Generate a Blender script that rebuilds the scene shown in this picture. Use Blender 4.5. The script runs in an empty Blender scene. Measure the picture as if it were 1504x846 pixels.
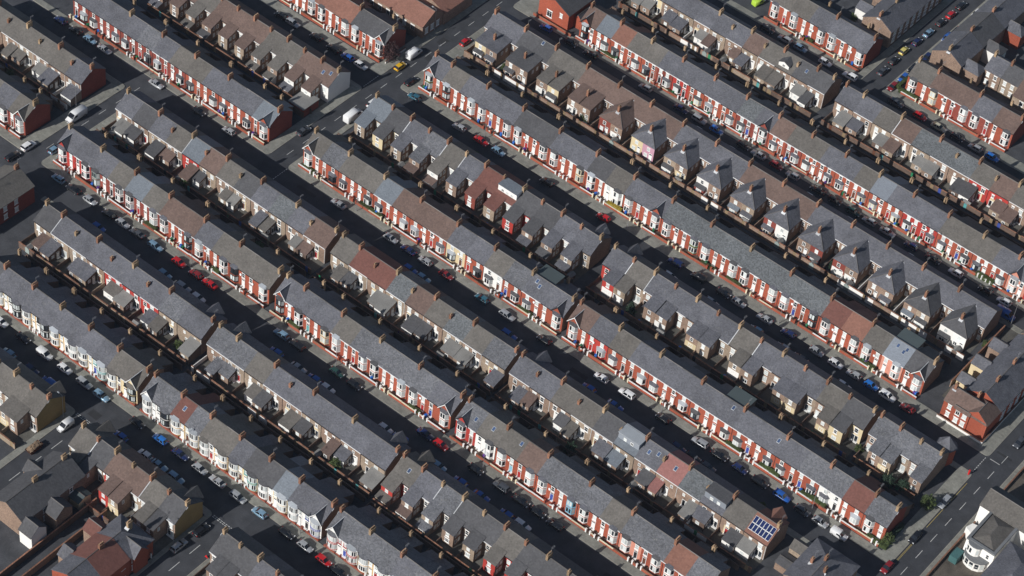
import bpy, math, random
from mathutils import Vector, Matrix
RNG = random.Random(11)
C = bpy.context.scene.collection
SC = bpy.context.scene

# ------------------------------------------------------------------ camera
# world: X along the terraces, Y across the streets (away from the camera), Z up, metres
F_PX, CX, CY = 3516.998, 752.0, 423.0
RX, RY, RZ = -6.82215079e-01, 3.93645778e-01, 5.79417529e-01


def _axes():
    cx, cy, cz = math.cos(RX), math.cos(RY), math.cos(RZ)
    sx, sy, sz = math.sin(RX), math.sin(RY), math.sin(RZ)
    rx = Matrix(((1, 0, 0), (0, cx, -sx), (0, sx, cx)))
    ry = Matrix(((cy, 0, sy), (0, 1, 0), (-sy, 0, cy)))
    rz = Matrix(((cz, -sz, 0), (sz, cz, 0), (0, 0, 1)))
    r = rz @ ry @ rx
    u, v, z = r.col[0].copy(), r.col[1].copy(), -r.col[2]
    if u[0] < 0: u = -u
    if v[2] < 0: v = -v
    return Matrix((u, v, z)).transposed()      # world -> camera (x right, y down, z forward)


WM = _axes()
WT = WM.transposed()
CAM = -(WT @ Vector((0, 0, 1))) * 600.0


def ground(px, py, z=0.0):
    """the point at height z that shows at photo pixel (px, py)"""
    d = WT @ Vector(((px - CX) / F_PX, (py - CY) / F_PX, 1))
    return CAM + d * ((z - CAM.z) / d.z)


cam_data = bpy.data.cameras.new('camera')
cam = bpy.data.objects.new('camera', cam_data)
C.objects.link(cam)
right, down, fwd = WT @ Vector((1, 0, 0)), WT @ Vector((0, 1, 0)), WT @ Vector((0, 0, 1))
mw = Matrix((right, -down, -fwd)).transposed().to_4x4()
mw.translation = CAM
cam.matrix_world = mw
cam_data.sensor_width = 36.0
cam_data.lens = F_PX / 1504.0 * 36.0
cam_data.clip_start = 1.0
cam_data.clip_end = 5000.0
SC.camera = cam

# ------------------------------------------------------------------ sky, sun, exposure
SHADOW = Vector((0.45, 1.68, -1.0))
elev = math.atan2(1.0, math.hypot(SHADOW.x, SHADOW.y))
world = bpy.data.worlds.new('World')
SC.world = world
world.use_nodes = True
wn = world.node_tree
sky = wn.nodes.new('ShaderNodeTexSky')
sky.sky_type = 'NISHITA'
sky.sun_disc = False
sky.sun_elevation = elev
sky.sun_rotation = math.atan2(-SHADOW.x, -SHADOW.y)
sky.altitude = 50
wn.links.new(sky.outputs[0], wn.nodes['Background'].inputs[0])
wn.nodes['Background'].inputs[1].default_value = 0.065
sun_d = bpy.data.lights.new('sun', 'SUN')
sun_d.energy = 4.5
sun_d.angle = math.radians(0.5)
sun_d.color = (1.0, 0.985, 0.96)
sun = bpy.data.objects.new('sun', sun_d)
sun.rotation_euler = SHADOW.to_track_quat('-Z', 'Y').to_euler()
sun.location = (0, 0, 200)
C.objects.link(sun)
SC.view_settings.view_transform = 'Standard'
SC.view_settings.look = 'None'
SC.view_settings.exposure = 0.0
SC.view_settings.gamma = 1.0

# ------------------------------------------------------------------ materials
MATS = {}


def mat(name, col, rough=0.85, big=0.18, fine=0.22, brick=None, amt=0.0, spots=0.0, rnd=0.10, metal=0.0, spec=0.3, coat=0.0, bump=0.0):
    """procedural colour: two noises, a brick/slate pattern with its own tint per piece, pale weathering and a tint per object"""
    if name in MATS: return MATS[name]
    m = bpy.data.materials.new(name)
    m.use_nodes = True
    nt = m.node_tree
    N, L = nt.nodes, nt.links
    b = N['Principled BSDF']
    b.inputs['Roughness'].default_value = rough
    b.inputs['Metallic'].default_value = metal
    b.inputs['Specular IOR Level'].default_value = spec
    if coat: b.inputs['Coat Weight'].default_value = coat
    geo = N.new('ShaderNodeNewGeometry')

    def math_(op, a, bb):
        n = N.new('ShaderNodeMath'); n.operation = op
        for i, q in enumerate((a, bb)):
            if isinstance(q, (int, float)): n.inputs[i].default_value = q
            else: L.new(q, n.inputs[i])
        return n.outputs[0]
    f = 1.0
    n1 = N.new('ShaderNodeTexNoise'); n1.inputs['Scale'].default_value = 0.33; n1.inputs['Detail'].default_value = 2
    L.new(geo.outputs['Position'], n1.inputs['Vector'])
    n2 = N.new('ShaderNodeTexNoise'); n2.inputs['Scale'].default_value = 3.1; n2.inputs['Detail'].default_value = 4; n2.inputs['Roughness'].default_value = 0.7
    L.new(geo.outputs['Position'], n2.inputs['Vector'])
    f = math_('MULTIPLY_ADD', n1.outputs[0], big * 3.0)
    f.node.inputs[2].default_value = 1.0 - big * 1.5
    g = math_('MULTIPLY_ADD', n2.outputs[0], fine * 3.0)
    g.node.inputs[2].default_value = 1.0 - fine * 1.5
    f = math_('MULTIPLY', f, g)
    if brick:
        bt = N.new('ShaderNodeTexBrick')
        bt.inputs['Color1'].default_value = (0, 0, 0, 1); bt.inputs['Color2'].default_value = (1, 1, 1, 1)
        bt.inputs['Mortar'].default_value = (0.35, 0.35, 0.35, 1)
        bt.inputs['Scale'].default_value = 1.0
        bt.inputs['Brick Width'].default_value = brick[0]; bt.inputs['Row Height'].default_value = brick[1]
        bt.inputs['Mortar Size'].default_value = 0.012
        if brick[2] == 'wall':
            sx = N.new('ShaderNodeSeparateXYZ'); L.new(geo.outputs['Position'], sx.inputs[0])
            cb = N.new('ShaderNodeCombineXYZ')
            L.new(math_('ADD', sx.outputs[0], sx.outputs[1]), cb.inputs[0]); L.new(sx.outputs[2], cb.inputs[1])
            L.new(cb.outputs[0], bt.inputs['Vector'])
        else:
            L.new(geo.outputs['Position'], bt.inputs['Vector'])
        rgb = N.new('ShaderNodeRGBToBW'); L.new(bt.outputs['Color'], rgb.inputs[0])
        h = math_('MULTIPLY_ADD', rgb.outputs[0], amt * 2)
        h.node.inputs[2].default_value = 1 - amt
        f = math_('MULTIPLY', f, h)
    if rnd:
        oi = N.new('ShaderNodeObjectInfo')
        r = math_('MULTIPLY_ADD', oi.outputs['Random'], rnd * 2)
        r.node.inputs[2].default_value = 1 - rnd
        f = math_('MULTIPLY', f, r)
    sc = N.new('ShaderNodeVectorMath'); sc.operation = 'SCALE'
    sc.inputs[0].default_value = col[:3]
    L.new(f, sc.inputs['Scale'])
    out = sc.outputs[0]
    if spots:
        n3 = N.new('ShaderNodeTexNoise'); n3.inputs['Scale'].default_value = 1.3; n3.inputs['Detail'].default_value = 5; n3.inputs['Roughness'].default_value = 0.75
        L.new(geo.outputs['Position'], n3.inputs['Vector'])
        rp = N.new('ShaderNodeValToRGB'); rp.color_ramp.elements[0].position = 0.56; rp.color_ramp.elements[1].position = 0.72
        L.new(n3.outputs[0], rp.inputs[0])
        mx = N.new('ShaderNodeMix'); mx.data_type = 'RGBA'
        L.new(math_('MULTIPLY', rp.outputs[0], spots), mx.inputs[0])
        L.new(out, mx.inputs[6])
        mx.inputs[7].default_value = (0.24, 0.235, 0.22, 1)
        out = mx.outputs[2]
    L.new(out, b.inputs['Base Color'])
    if bump:
        bp = N.new('ShaderNodeBump'); bp.inputs['Strength'].default_value = bump; bp.inputs['Distance'].default_value = 0.05
        L.new(n2.outputs[0], bp.inputs['Height']); L.new(bp.outputs[0], b.inputs['Normal'])
    MATS[name] = m
    return m


SL = (0.36, 0.24, 'roof')
TL = (0.42, 0.34, 'roof')
BW = (0.23, 0.09, 'wall')
# roof coverings
ROOF = {
    'g': mat('slate_purple_grey', (0.103, 0.104, 0.118), .75, .24, .26, SL, .2, .4),
    'm': mat('slate_mottled', (0.114, 0.116, 0.127), .75, .26, .34, SL, .28, .6),
    's': mat('slate_speckled_green', (0.105, 0.112, 0.118), .75, .18, .3, SL, .32, .4),
    'd': mat('tile_dark_grey', (0.078, 0.077, 0.081), .85, .14, .16, TL, .14, .12),
    't': mat('tile_taupe', (0.121, 0.111, 0.100), .88, .18, .18, TL, .14, .15),
    'n': mat('tile_brown', (0.135, 0.092, 0.077), .88, .15, .16, TL, .14),
    'R': mat('tile_dark_red', (0.150, 0.066, 0.053), .88, .10, .12, TL, .12),
    'r': mat('tile_terracotta', (0.215, 0.105, 0.077), .88, .10, .12, TL, .12),
    'p': mat('tile_pink', (0.255, 0.118, 0.105), .88, .08, .12, TL, .1),
    'u': mat('slate_blue_grey', (0.140, 0.158, 0.180), .65, .08, .12, SL, .14),
    'U': mat('tile_pale_blue', (0.185, 0.205, 0.235), .7, .06, .08, SL, .1),
    'e': mat('felt_green_grey', (0.070, 0.088, 0.090), .8, .08, .1),
}
ROOFNAME = {'g': 'grey slate', 'm': 'mottled slate', 's': 'speckled slate', 'd': 'dark grey', 't': 'taupe', 'n': 'brown', 'R': 'dark red',
            'r': 'terracotta', 'p': 'pinkish red', 'u': 'blue-grey', 'U': 'pale blue-grey', 'e': 'green-grey'}
WALL = {
    'R': mat('red_pressed_brick', (0.33, 0.082, 0.046), .9, .14, .18, BW, .2),
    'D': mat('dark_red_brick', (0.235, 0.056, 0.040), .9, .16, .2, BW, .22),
    'P': mat('red_masonry_paint', (0.40, 0.045, 0.035), .7, .1, .08),
    'B': mat('brown_stock_brick', (0.270, 0.186, 0.138), .9, .22, .3, BW, .35),
    'T': mat('tan_brick', (0.315, 0.243, 0.180), .9, .22, .3, BW, .3),
    'W': mat('white_render', (0.78, 0.76, 0.72), .7, .06, .06, rnd=.05),
    'C': mat('cream_render', (0.62, 0.51, 0.32), .75, .1, .1, rnd=.08),
    'Y': mat('yellow_render', (0.62, 0.40, 0.15), .75, .1, .1, rnd=.06),
    'K': mat('pink_render', (0.58, 0.25, 0.18), .75, .1, .1, BW, .1),
    'V': mat('violet_pink_render', (0.52, 0.29, 0.36), .75, .08, .08),
    'G': mat('grey_cladding', (0.24, 0.26, 0.29), .7, .06, .06),
    'A': mat('alley_shade_brick', (0.130, 0.088, 0.068), .9, .3, .3, BW, .3),  # brown brick darkened, so the alleys' shade is put into its colour
    'O': mat('ochre_brown_render', (0.27, 0.185, 0.075), .85, .15, .15),
}
WALLNAME = {'R': 'red-brick', 'D': 'dark red-brick', 'P': 'red-painted', 'B': 'brown-brick', 'T': 'tan-brick', 'W': 'white', 'C': 'cream', 'Y': 'ochre-yellow', 'K': 'pink',
            'V': 'violet-pink', 'G': 'grey', 'O': 'ochre'}
TRIM = {
    'w': mat('white_trim', (0.80, 0.79, 0.76), .55, .04, .05, rnd=.04),
    'c': mat('cream_trim', (0.72, 0.65, 0.47), .6, .05, .06),
    'k': mat('black_trim', (0.025, 0.025, 0.028), .5, .05, .05),
    'b': mat('blue_trim', (0.05, 0.08, 0.32), .5, .05, .05),
    'l': mat('pale_blue_trim', (0.22, 0.46, 0.58), .5, .05, .05),
    'e': mat('green_trim', (0.03, 0.20, 0.09), .5, .05, .05),
    'r': mat('red_trim', (0.35, 0.03, 0.03), .5, .05, .05),
    'y': mat('grey_green_trim', (0.28, 0.33, 0.31), .6, .05, .05),
    'n': mat('brown_trim', (0.12, 0.05, 0.03), .6, .05, .05),
    't': mat('teal_trim', (0.10, 0.33, 0.33), .5, .05, .05),
    'o': mat('ochre_trim', (0.55, 0.33, 0.06), .5, .05, .05),
}
GLASS = mat('window_glass', (0.022, 0.027, 0.034), .06, .2, .1, rnd=.5, spec=.6)
NET = mat('window_net_curtain', (0.56, 0.60, 0.59), .25, .2, .15, rnd=.25, spec=.5)
SKYGLASS = mat('skylight_glass', (0.05, 0.08, 0.16), .1, .1, .1, rnd=.3, spec=.6)
LEAD = mat('lead_flashing', (0.52, 0.53, 0.54), .6, .15, .2, rnd=.25)
LEADG = mat('grey_lead', (0.33, 0.35, 0.37), .6, .1, .15, rnd=.2)
RIDGE = mat('ridge_tile', (0.125, 0.115, 0.108), .85, .2, .3, rnd=.4)
CHIM = mat('chimney_brick', (0.255, 0.125, 0.078), .9, .2, .3, BW, .3, rnd=.3)
CHIMB = mat('buff_chimney_brick', (0.33, 0.23, 0.14), .9, .2, .3, BW, .3, rnd=.25)
POT = mat('chimney_pot_clay', (0.36, 0.24, 0.15), .85, .2, .3, rnd=.3)
STEEL = mat('galvanised_steel', (0.45, 0.45, 0.46), .45, .05, .05, metal=.6)
DARKMETAL = mat('dark_metal', (0.03, 0.03, 0.033), .5, .05, .05)
ASPH = mat('road_asphalt', (0.050, 0.052, 0.058), .9, .3, .22, spots=.12)
ALLEY = mat('alley_concrete', (0.058, 0.060, 0.066), .92, .35, .35, spots=.15)
PAVE = mat('pavement_flags', (0.215, 0.212, 0.185), .92, .22, .25, (0.9, 0.6, 'roof'), .12)
KERB = mat('kerb_granite', (0.26, 0.245, 0.21), .9, .15, .2)
YARD = mat('yard_concrete', (0.105, 0.100, 0.088), .92, .4, .4, spots=.25)
GARD = mat('front_garden_tiles', (0.105, 0.075, 0.058), .92, .5, .5)
REDPAVE = mat('red_quarry_tiles', (0.30, 0.085, 0.055), .85, .25, .25)
LINE = mat('white_road_paint', (0.52, 0.52, 0.50), .8, .25, .4, rnd=0)
YLINE = mat('yellow_road_paint', (0.42, 0.32, 0.10), .8, .25, .4, rnd=0)
FLAT = mat('flat_roof_felt', (0.19, 0.185, 0.175), .85, .2, .25)
FLATL = mat('pale_roof_felt', (0.33, 0.32, 0.29), .85, .2, .25)
PVC = mat('upvc_white', (0.80, 0.80, 0.79), .4, .03, .04, rnd=.03)
WOODF = mat('fence_timber', (0.24, 0.17, 0.10), .9, .3, .3)
LEAF = mat('hedge_leaf', (0.060, 0.082, 0.026), .8, .3, .4, rnd=.2)
LEAFY = mat('yellow_hedge_leaf', (0.34, 0.25, 0.035), .8, .3, .4, rnd=.1)
LEAFD = mat('conifer_leaf', (0.028, 0.052, 0.030), .8, .3, .4, rnd=.2)
LEAFP = mat('purple_leaf', (0.055, 0.028, 0.028), .8, .3, .4, rnd=.2)
BARK = mat('bark', (0.09, 0.065, 0.045), .9, .2, .3)
SOLAR = mat('solar_cell', (0.012, 0.022, 0.085), .18, .05, .05, spec=.6)

# ------------------------------------------------------------------ mesh helpers
MESH = {}


class MB:
    def __init__(s): s.v, s.f, s.m = [], [], []

    def add(s, vs, fs, mi=0):
        o = len(s.v)
        s.v += [tuple(p) for p in vs]
        s.f += [tuple(i + o for i in f) for f in fs]
        s.m += [mi] * len(fs) if isinstance(mi, int) else list(mi)
        return s

    def box(s, x0, x1, y0, y1, z0, z1, mi=0):
        return s.add([(x0, y0, z0), (x1, y0, z0), (x1, y1, z0), (x0, y1, z0), (x0, y0, z1), (x1, y0, z1), (x1, y1, z1), (x0, y1, z1)],
                     [(0, 3, 2, 1), (4, 5, 6, 7), (0, 1, 5, 4), (1, 2, 6, 5), (2, 3, 7, 6), (3, 0, 4, 7)], mi)

    def prism(s, poly, z0, z1, mi=0, top=True, bottom=False):
        n = len(poly)
        vs = [(x, y, z0) for x, y in poly] + [(x, y, z1) for x, y in poly]
        fs = [(i, (i + 1) % n, n + (i + 1) % n, n + i) for i in range(n)]
        if top: fs.append(tuple(range(n, 2 * n)))
        if bottom: fs.append(tuple(range(n - 1, -1, -1)))
        return s.add(vs, fs, mi)

    def along_x(s, prof, x0, x1, mi=0):
        """closed (y, z) profile, extruded along x"""
        n = len(prof)
        vs = [(x0, y, z) for y, z in prof] + [(x1, y, z) for y, z in prof]
        fs = [(i, n + i, n + (i + 1) % n, (i + 1) % n) for i in range(n)]
        fs += [tuple(range(n)), tuple(range(2 * n - 1, n - 1, -1))]
        return s.add(vs, fs, mi)

    def slab(s, pts, th, mi=0):
        """a roof plane (points round its edge, counter-clockwise from above) with thickness th downward"""
        n = len(pts)
        vs = list(pts) + [(x, y, z - th) for x, y, z in pts]
        fs = [tuple(range(n)), tuple(range(2 * n - 1, n - 1, -1))]
        fs += [(i, n + i, n + (i + 1) % n, (i + 1) % n) for i in range(n)]
        return s.add(vs, fs, mi)

    def tube(s, p, q, r0, r1, n=8, mi=0):
        p, q = Vector(p), Vector(q)
        d = (q - p).normalized()
        a = d.orthogonal().normalized(); b = d.cross(a)
        vs = []
        for c, r in ((p, r0), (q, r1)):
            for i in range(n):
                t = 2 * math.pi * i / n
                vs.append(c + a * (r * math.cos(t)) + b * (r * math.sin(t)))
        fs = [(i, (i + 1) % n, n + (i + 1) % n, n + i) for i in range(n)] + [tuple(range(n - 1, -1, -1)), tuple(range(n, 2 * n))]
        return s.add(vs, fs, mi)

    def mesh(s, name, mats, smooth=False):
        me = bpy.data.meshes.new(name)
        me.from_pydata(s.v, [], s.f)
        for m in mats: me.materials.append(m)
        if len(mats) > 1: me.polygons.foreach_set('material_index', s.m)
        if smooth: me.polygons.foreach_set('use_smooth', [True] * len(s.f))
        me.update()
        return me


def cached(key, fn, mats, smooth=False):
    k = (key, tuple(m.name for m in mats))
    if k not in MESH:
        MESH[k] = fn().mesh(str(key[0] if isinstance(key, tuple) else key), mats, smooth)
    return MESH[k]


def ob(name, me, parent=None, loc=(0, 0, 0), rz=0.0):
    o = bpy.data.objects.new(name, me)
    o.location = loc
    if rz: o.rotation_euler = (0, 0, rz)
    if parent is not None: o.parent = parent
    C.objects.link(o)
    return o


LABELS = {}


def tag(o, label, cat, group=None):
    o['label'] = label; o['category'] = cat
    if group: o['group'] = group
    LABELS.setdefault(label, []).append(o)
    return o


def struct(name, mb, m):
    o = ob(name, mb.mesh(name, m if isinstance(m, list) else [m]))
    o['kind'] = 'structure'
    return o


# ------------------------------------------------------------------ ground, roads, pavements
struct('ground', MB().box(-700, 700, -700, 900, -0.60, -0.05), ALLEY)


def sheet(name, x0, x1, y0, y1, z, m):
    return struct(name, MB().box(x0, x1, y0, y1, z - 0.25, z), m)


# streets run along X (road surface at z = 0), cross roads run along Y
STREETS = [(-185, 60, -101.6 - 1.0, -94.8), (-118, 110, -58.4, -50.9), (-160, 118, -14.6, -7.6), (-160, 118, 29.9, 36.9), (-76, 118, 79.7, 85.7), (-30, 100, 124.3, 130.9)]
CROSS = [(-121.0, -115.6, -62, -9.5), (-76.2, -69.6, -16, 140), (19.5, 26.3, 127, 230), (118.3, 125.2, -70, 140), (-47.9, -40.2, -160, -97), (-4.0, 3.9, -160, -97)]
for k, (x0, x1, y0, y1) in enumerate(STREETS): sheet('road', x0, x1, y0, y1, 0.0 + 0.004 * (k % 2), ASPH)
for k, (x0, x1, y0, y1) in enumerate(CROSS): sheet('road', x0, x1, y0, y1, 0.010 + 0.004 * (k % 2), ASPH)


def pavement(x0, x1, y0, y1, kerb, z=0.12):
    """flagged pavement with a granite kerb along the given sides; corners cut"""
    c = 1.1
    pts = [(x0, y0), (x1, y0), (x1, y1), (x0, y1)]
    corner = {0: ('w', 's'), 1: ('e', 's'), 2: ('e', 'n'), 3: ('w', 'n')}
    poly = []
    for i, (x, y) in enumerate(pts):
        a, b = corner[i]
        if a in kerb and b in kerb:
            sx = 1 if a == 'w' else -1; sy = 1 if b == 's' else -1
            arc = []
            for t in range(5):
                th = math.pi / 2 * t / 4
                arc.append((x + sx * c * (1 - math.sin(th)), y + sy * c * (1 - math.cos(th))))
            arc = [(x + sx * c * (1 - math.cos(math.pi / 2 * t / 4)), y + sy * c * (1 - math.sin(math.pi / 2 * t / 4))) for t in range(5)]
            if i in (1, 3): arc = arc[::-1]
            if i in (0, 2): pass
            # keep counter-clockwise order
            if i == 0: arc = sorted(arc, key=lambda q: (-(q[1]), q[0]))
            if i == 1: arc = sorted(arc, key=lambda q: (q[0], q[1]))
            if i == 2: arc = sorted(arc, key=lambda q: (q[1], -q[0]))
            if i == 3: arc = sorted(arc, key=lambda q: (-q[0], -q[1]))
            poly += arc
        else:
            poly.append((x, y))
    o = struct('pavement', MB().prism(poly, -0.3, z), PAVE)
    e = 0.14
    mb = MB()
    cw, ce, cs, cn = ('w' in kerb), ('e' in kerb), ('s' in kerb), ('n' in kerb)
    if cs: mb.box(x0 + (c if cw else 0), x1 - (c if ce else 0), y0 - 0.02, y0 + e, -0.25, z + 0.006)
    if cn: mb.box(x0 + (c if cw else 0), x1 - (c if ce else 0), y1 - e, y1 + 0.02, -0.25, z + 0.006)
    if cw: mb.box(x0 - 0.02, x0 + e, y0 + (c if cs else 0), y1 - (c if cn else 0), -0.25, z + 0.006)
    if ce: mb.box(x1 - e, x1 + 0.02, y0 + (c if cs else 0), y1 - (c if cn else 0), -0.25, z + 0.006)
    if mb.v:
        k = ob('kerb', mb.mesh('kerb', [KERB]), o)
    return o


def dashes(pts, wd, m, name='road_marking'):
    for (x0, y0, x1, y1) in pts:
        d = Vector((x1 - x0, y1 - y0)); n = Vector((-d.y, d.x)).normalized() * wd / 2
        struct(name, MB().prism([(x0 + n.x, y0 + n.y), (x0 - n.x, y0 - n.y), (x1 - n.x, y1 - n.y), (x1 + n.x, y1 + n.y)][::-1], 0.012, 0.0235), m)


# ------------------------------------------------------------------ building parts
def window(parent, x, z, wd, ht, y=0.0, trim='w', style='s', rz=0.0, pane=None, head=True, name='window'):
    def fn():
        mb = MB()
        f, d = 0.12, 0.07
        o = 0.13 if head else 0.0
        # one ring of frame: outer and inner rectangle
        xo, xi = wd / 2, wd / 2 - f
        vs = []
        for yy in (0.0, -d):
            vs += [(-xo, yy, 0), (xo, yy, 0), (xo, yy, ht), (-xo, yy, ht), (-xi, yy, f), (xi, yy, f), (xi, yy, ht - f), (-xi, yy, ht - f)]
        fs = []
        for k in range(4):
            k2 = (k + 1) % 4
            fs += [(8 + k, 8 + k2, 12 + k2, 12 + k), (k, k2, 8 + k2, 8 + k), (4 + k, 12 + k, 12 + k2, 4 + k2)]
        mb.add(vs, fs)
        if style == 's': mb.box(-xi, xi, -d * .8, 0, ht * .5 - .035, ht * .5 + .035)
        elif style == 'c':
            mb.box(-.03, .03, -d * .8, 0, f, ht - f); mb.box(-xi, xi, -d * .75, 0, ht * .7, ht * .7 + .05)
        elif style == 'd':
            mb.box(-.05, .05, -d * .8, 0, f, ht - f)
        if head:
            mb.box(-xo - o, xo + o, -d - .02, 0, ht + .002, ht + .26)
            mb.box(-xo - o, xo + o, -d - .08, 0, -.14, -.002)
        return mb
    w = ob(name, cached(('window', round(wd, 2), round(ht, 2), style, head), fn, [TRIM[trim]]), parent, (x, y, z), rz)
    if pane is None: pane = GLASS if RNG.random() < 0.42 else NET
    ob('pane', cached(('pane', round(wd, 2), round(ht, 2)), lambda: MB().add([(-wd / 2 + .08, -.02, .08), (wd / 2 - .08, -.02, .08), (wd / 2 - .08, -.02, ht - .08), (-wd / 2 + .08, -.02, ht - .08)], [(0, 1, 2, 3)]), [pane]), w)
    return w


def door(parent, x, col='w', y=0.0, rz=0.0, trim='w', big=False):
    wd = 1.9 if big else 1.02
    ht = 2.15 if big else 2.65

    def fn():
        mb = MB()
        f, d = 0.1, 0.08
        mb.box(-wd / 2, -wd / 2 + f, -d, 0, 0, ht).box(wd / 2 - f, wd / 2, -d, 0, 0, ht).box(-wd / 2 + f, wd / 2 - f, -d, 0, ht - f, ht)
        if not big: mb.box(-wd / 2 + f, wd / 2 - f, -d, 0, 2.08, 2.16)
        if big: mb.box(-.06, .06, -d, 0, 0, ht - f)
        mb.box(-wd / 2 - .1, wd / 2 + .1, -.5, 0, -.02, .14)
        return mb
    dd = ob('door', cached(('door', big), fn, [TRIM[trim]]), parent, (x, y, 0.1), rz)
    if big:
        for s in (-1, 1):
            ob('pane', cached(('patio_pane',), lambda: MB().add([(-.36, -.03, .15), (.36, -.03, .15), (.36, -.03, 1.98), (-.36, -.03, 1.98)], [(0, 1, 2, 3)]), [GLASS if RNG.random() < .7 else NET]), dd, (s * .46, 0, 0))
    else:
        ob('door_panel', cached(('door_panel',), lambda: MB().box(-wd / 2 + .1, wd / 2 - .1, -.045, 0, .14, 2.08), [TRIM[col]]), dd)
        ob('pane', cached(('fanlight',), lambda: MB().add([(-.4, -.03, 2.18), (.4, -.03, 2.18), (.4, -.03, 2.53), (-.4, -.03, 2.53)], [(0, 1, 2, 3)]), [GLASS]), dd)
    return dd


def bay(parent, x, storeys, trim, roofm, apron, brickband, bow=False, apex=None):
    """canted or bowed bay window: stone surround, apron, a pane in each light, its own little roof"""
    H = 2.85 if storeys == 1 else 5.32
    if bow:
        wd, pj, n = 2.9, 0.95, 8
        plan = [(-wd / 2 * math.cos(math.pi * i / n), -pj * math.sin(math.pi * i / n)) for i in range(n + 1)]
    else:
        plan = [(-1.32, 0), (-.78, -.85), (.78, -.85), (1.32, 0)]

    def fn():
        mb = MB()
        mb.prism(plan, -.1, .72, 1)
        mb.prism([(a * 1.03, b * 1.04 + .001) for a, b in plan], .72, .90, 3)
        mb.prism(plan, .86, 2.72, 0)
        top = [(a * 1.05, b * 1.06 + .001) for a, b in plan]
        if storeys == 1:
            mb.prism(top, 2.68, H, 3)
        else:
            mb.prism(top, 2.68, 2.86, 3)
            mb.prism(plan, 2.86, 3.16, 2)
            mb.prism(top, 3.12, 3.32, 3)
            mb.prism(plan, 3.28, 5.14, 0)
            mb.prism(top, 5.10, H, 3)
        return mb
    b = ob('bay', cached(('bay', storeys, bow), fn, [TRIM[trim if trim in 'ckyl' else 'w'], WALL[apron], WALL[brickband] if brickband else TRIM[trim], TRIM[trim]]), parent, (x, 0, 0))
    lights = []
    rows = [(1.06, 2.52)] + ([(3.50, 4.94)] if storeys == 2 else [])
    if bow:
        segs = [(1, 2), (2, 3), (3, 4), (4, 5), (5, 6), (6, 7)]
    else:
        segs = [(0, 1), (1, 2), (2, 3)]
    for z0, z1 in rows:
        for a, c in segs:
            p, q = Vector(plan[a]), Vector(plan[c])
            d = (q - p); L = d.length; d = d / L; nrm = Vector((d.y, -d.x)) * .025
            spans = [((.16 if not bow else .08), L - (.16 if not bow else .08))] if L < 1.2 else [(.14, L / 2 - .09), (L / 2 + .09, L - .14)]
            for s0, s1 in spans:
                def pf(p=p, d=d, nrm=nrm, s0=s0, s1=s1, z0=z0, z1=z1):
                    A, B = p + d * s0 + nrm, p + d * s1 + nrm
                    return MB().add([(A.x, A.y, z0), (B.x, B.y, z0), (B.x, B.y, z1), (A.x, A.y, z1)], [(0, 1, 2, 3)])
                lights.append(ob('pane', cached(('bay_pane', bow, a, round(s0, 2), z0), pf, [NET if RNG.random() < .55 else GLASS]), b))

    def rf():
        mb = MB()
        e = 1.14
        outer = [(a * e, b_ * e if b_ else -.02, H + .01) for a, b_ in plan]
        rise = .62 if storeys == 1 else .42
        inner = [(a * .62, 0.05, H + rise) for a, b_ in plan]
        n = len(plan)
        vs = outer + inner + [(p[0], p[1], H - .06) for p in outer]
        fs = [(i, i + 1, n + i + 1, n + i) for i in range(n - 1)]
        fs += [(2 * n + i, 2 * n + i + 1, i + 1, i) for i in range(n - 1)]
        fs += [tuple(range(3 * n - 1, 2 * n - 1, -1))]
        mb.add(vs, fs)
        return mb
    ob('bay_roof', cached(('bay_roof', storeys, bow), rf, [roofm]), b)
    return b


def chimney(parent, x, y, zr, roofm, buff=False, ln=1.7, h=1.15, wd=.62, aerial=False, npots=4):
    m = CHIMB if buff else CHIM

    def fn():
        mb = MB()
        mb.box(-wd / 2, wd / 2, -ln / 2, ln / 2, -1.3, h)
        mb.box(-wd / 2 - .06, wd / 2 + .06, -ln / 2 - .06, ln / 2 + .06, h, h + .16)
        return mb
    c = ob('chimney', cached(('chimney', round(ln, 2), round(h, 2), round(wd, 2)), fn, [m]), parent, (x, y, zr))

    def pots():
        mb = MB()
        for i in range(npots):
            yy = -ln / 2 + .22 + (ln - .44) * i / max(1, npots - 1)
            mb.tube((0, yy, h + .16), (0, yy, h + .62), .15, .11, 8)
        return mb
    ob('chimney_pots', cached(('pots', npots, round(ln, 2), round(h, 2)), pots, [POT]), c)
    ob('flashing', cached(('flash', round(ln, 2), round(wd, 2)), lambda: MB().slab([(-wd / 2 - .24, -ln / 2 - .42, -ln / 2 * .62 - .20), (wd / 2 + .24, -ln / 2 - .42, -ln / 2 * .62 - .20), (wd / 2 + .24, -ln / 2 + .12, -ln / 2 * .62 + .16), (-wd / 2 - .24, -ln / 2 + .12, -ln / 2 * .62 + .16)], .1), [LEAD]), c)
    if aerial:
        def ae():
            mb = MB()
            mb.tube((.2, 0, h), (.2, 0, h + 2.0), .03, .03, 5)
            mb.tube((.2, -.1, h + 1.9), (.2, 1.1, h + 1.9), .025, .025, 5)
            for k in range(5): mb.tube((-.08, .1 + k * .22, h + 1.9), (.48, .1 + k * .22, h + 1.9), .018, .018, 4)
            return mb
        ob('aerial', cached(('aerial', round(h, 2)), ae, [STEEL]), c, (0, .3, 0))
    return c


EAVE, RIDGEZ, HD = 5.5, 8.25, 4.4
SLOPE = (RIDGEZ - EAVE) / HD


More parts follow.
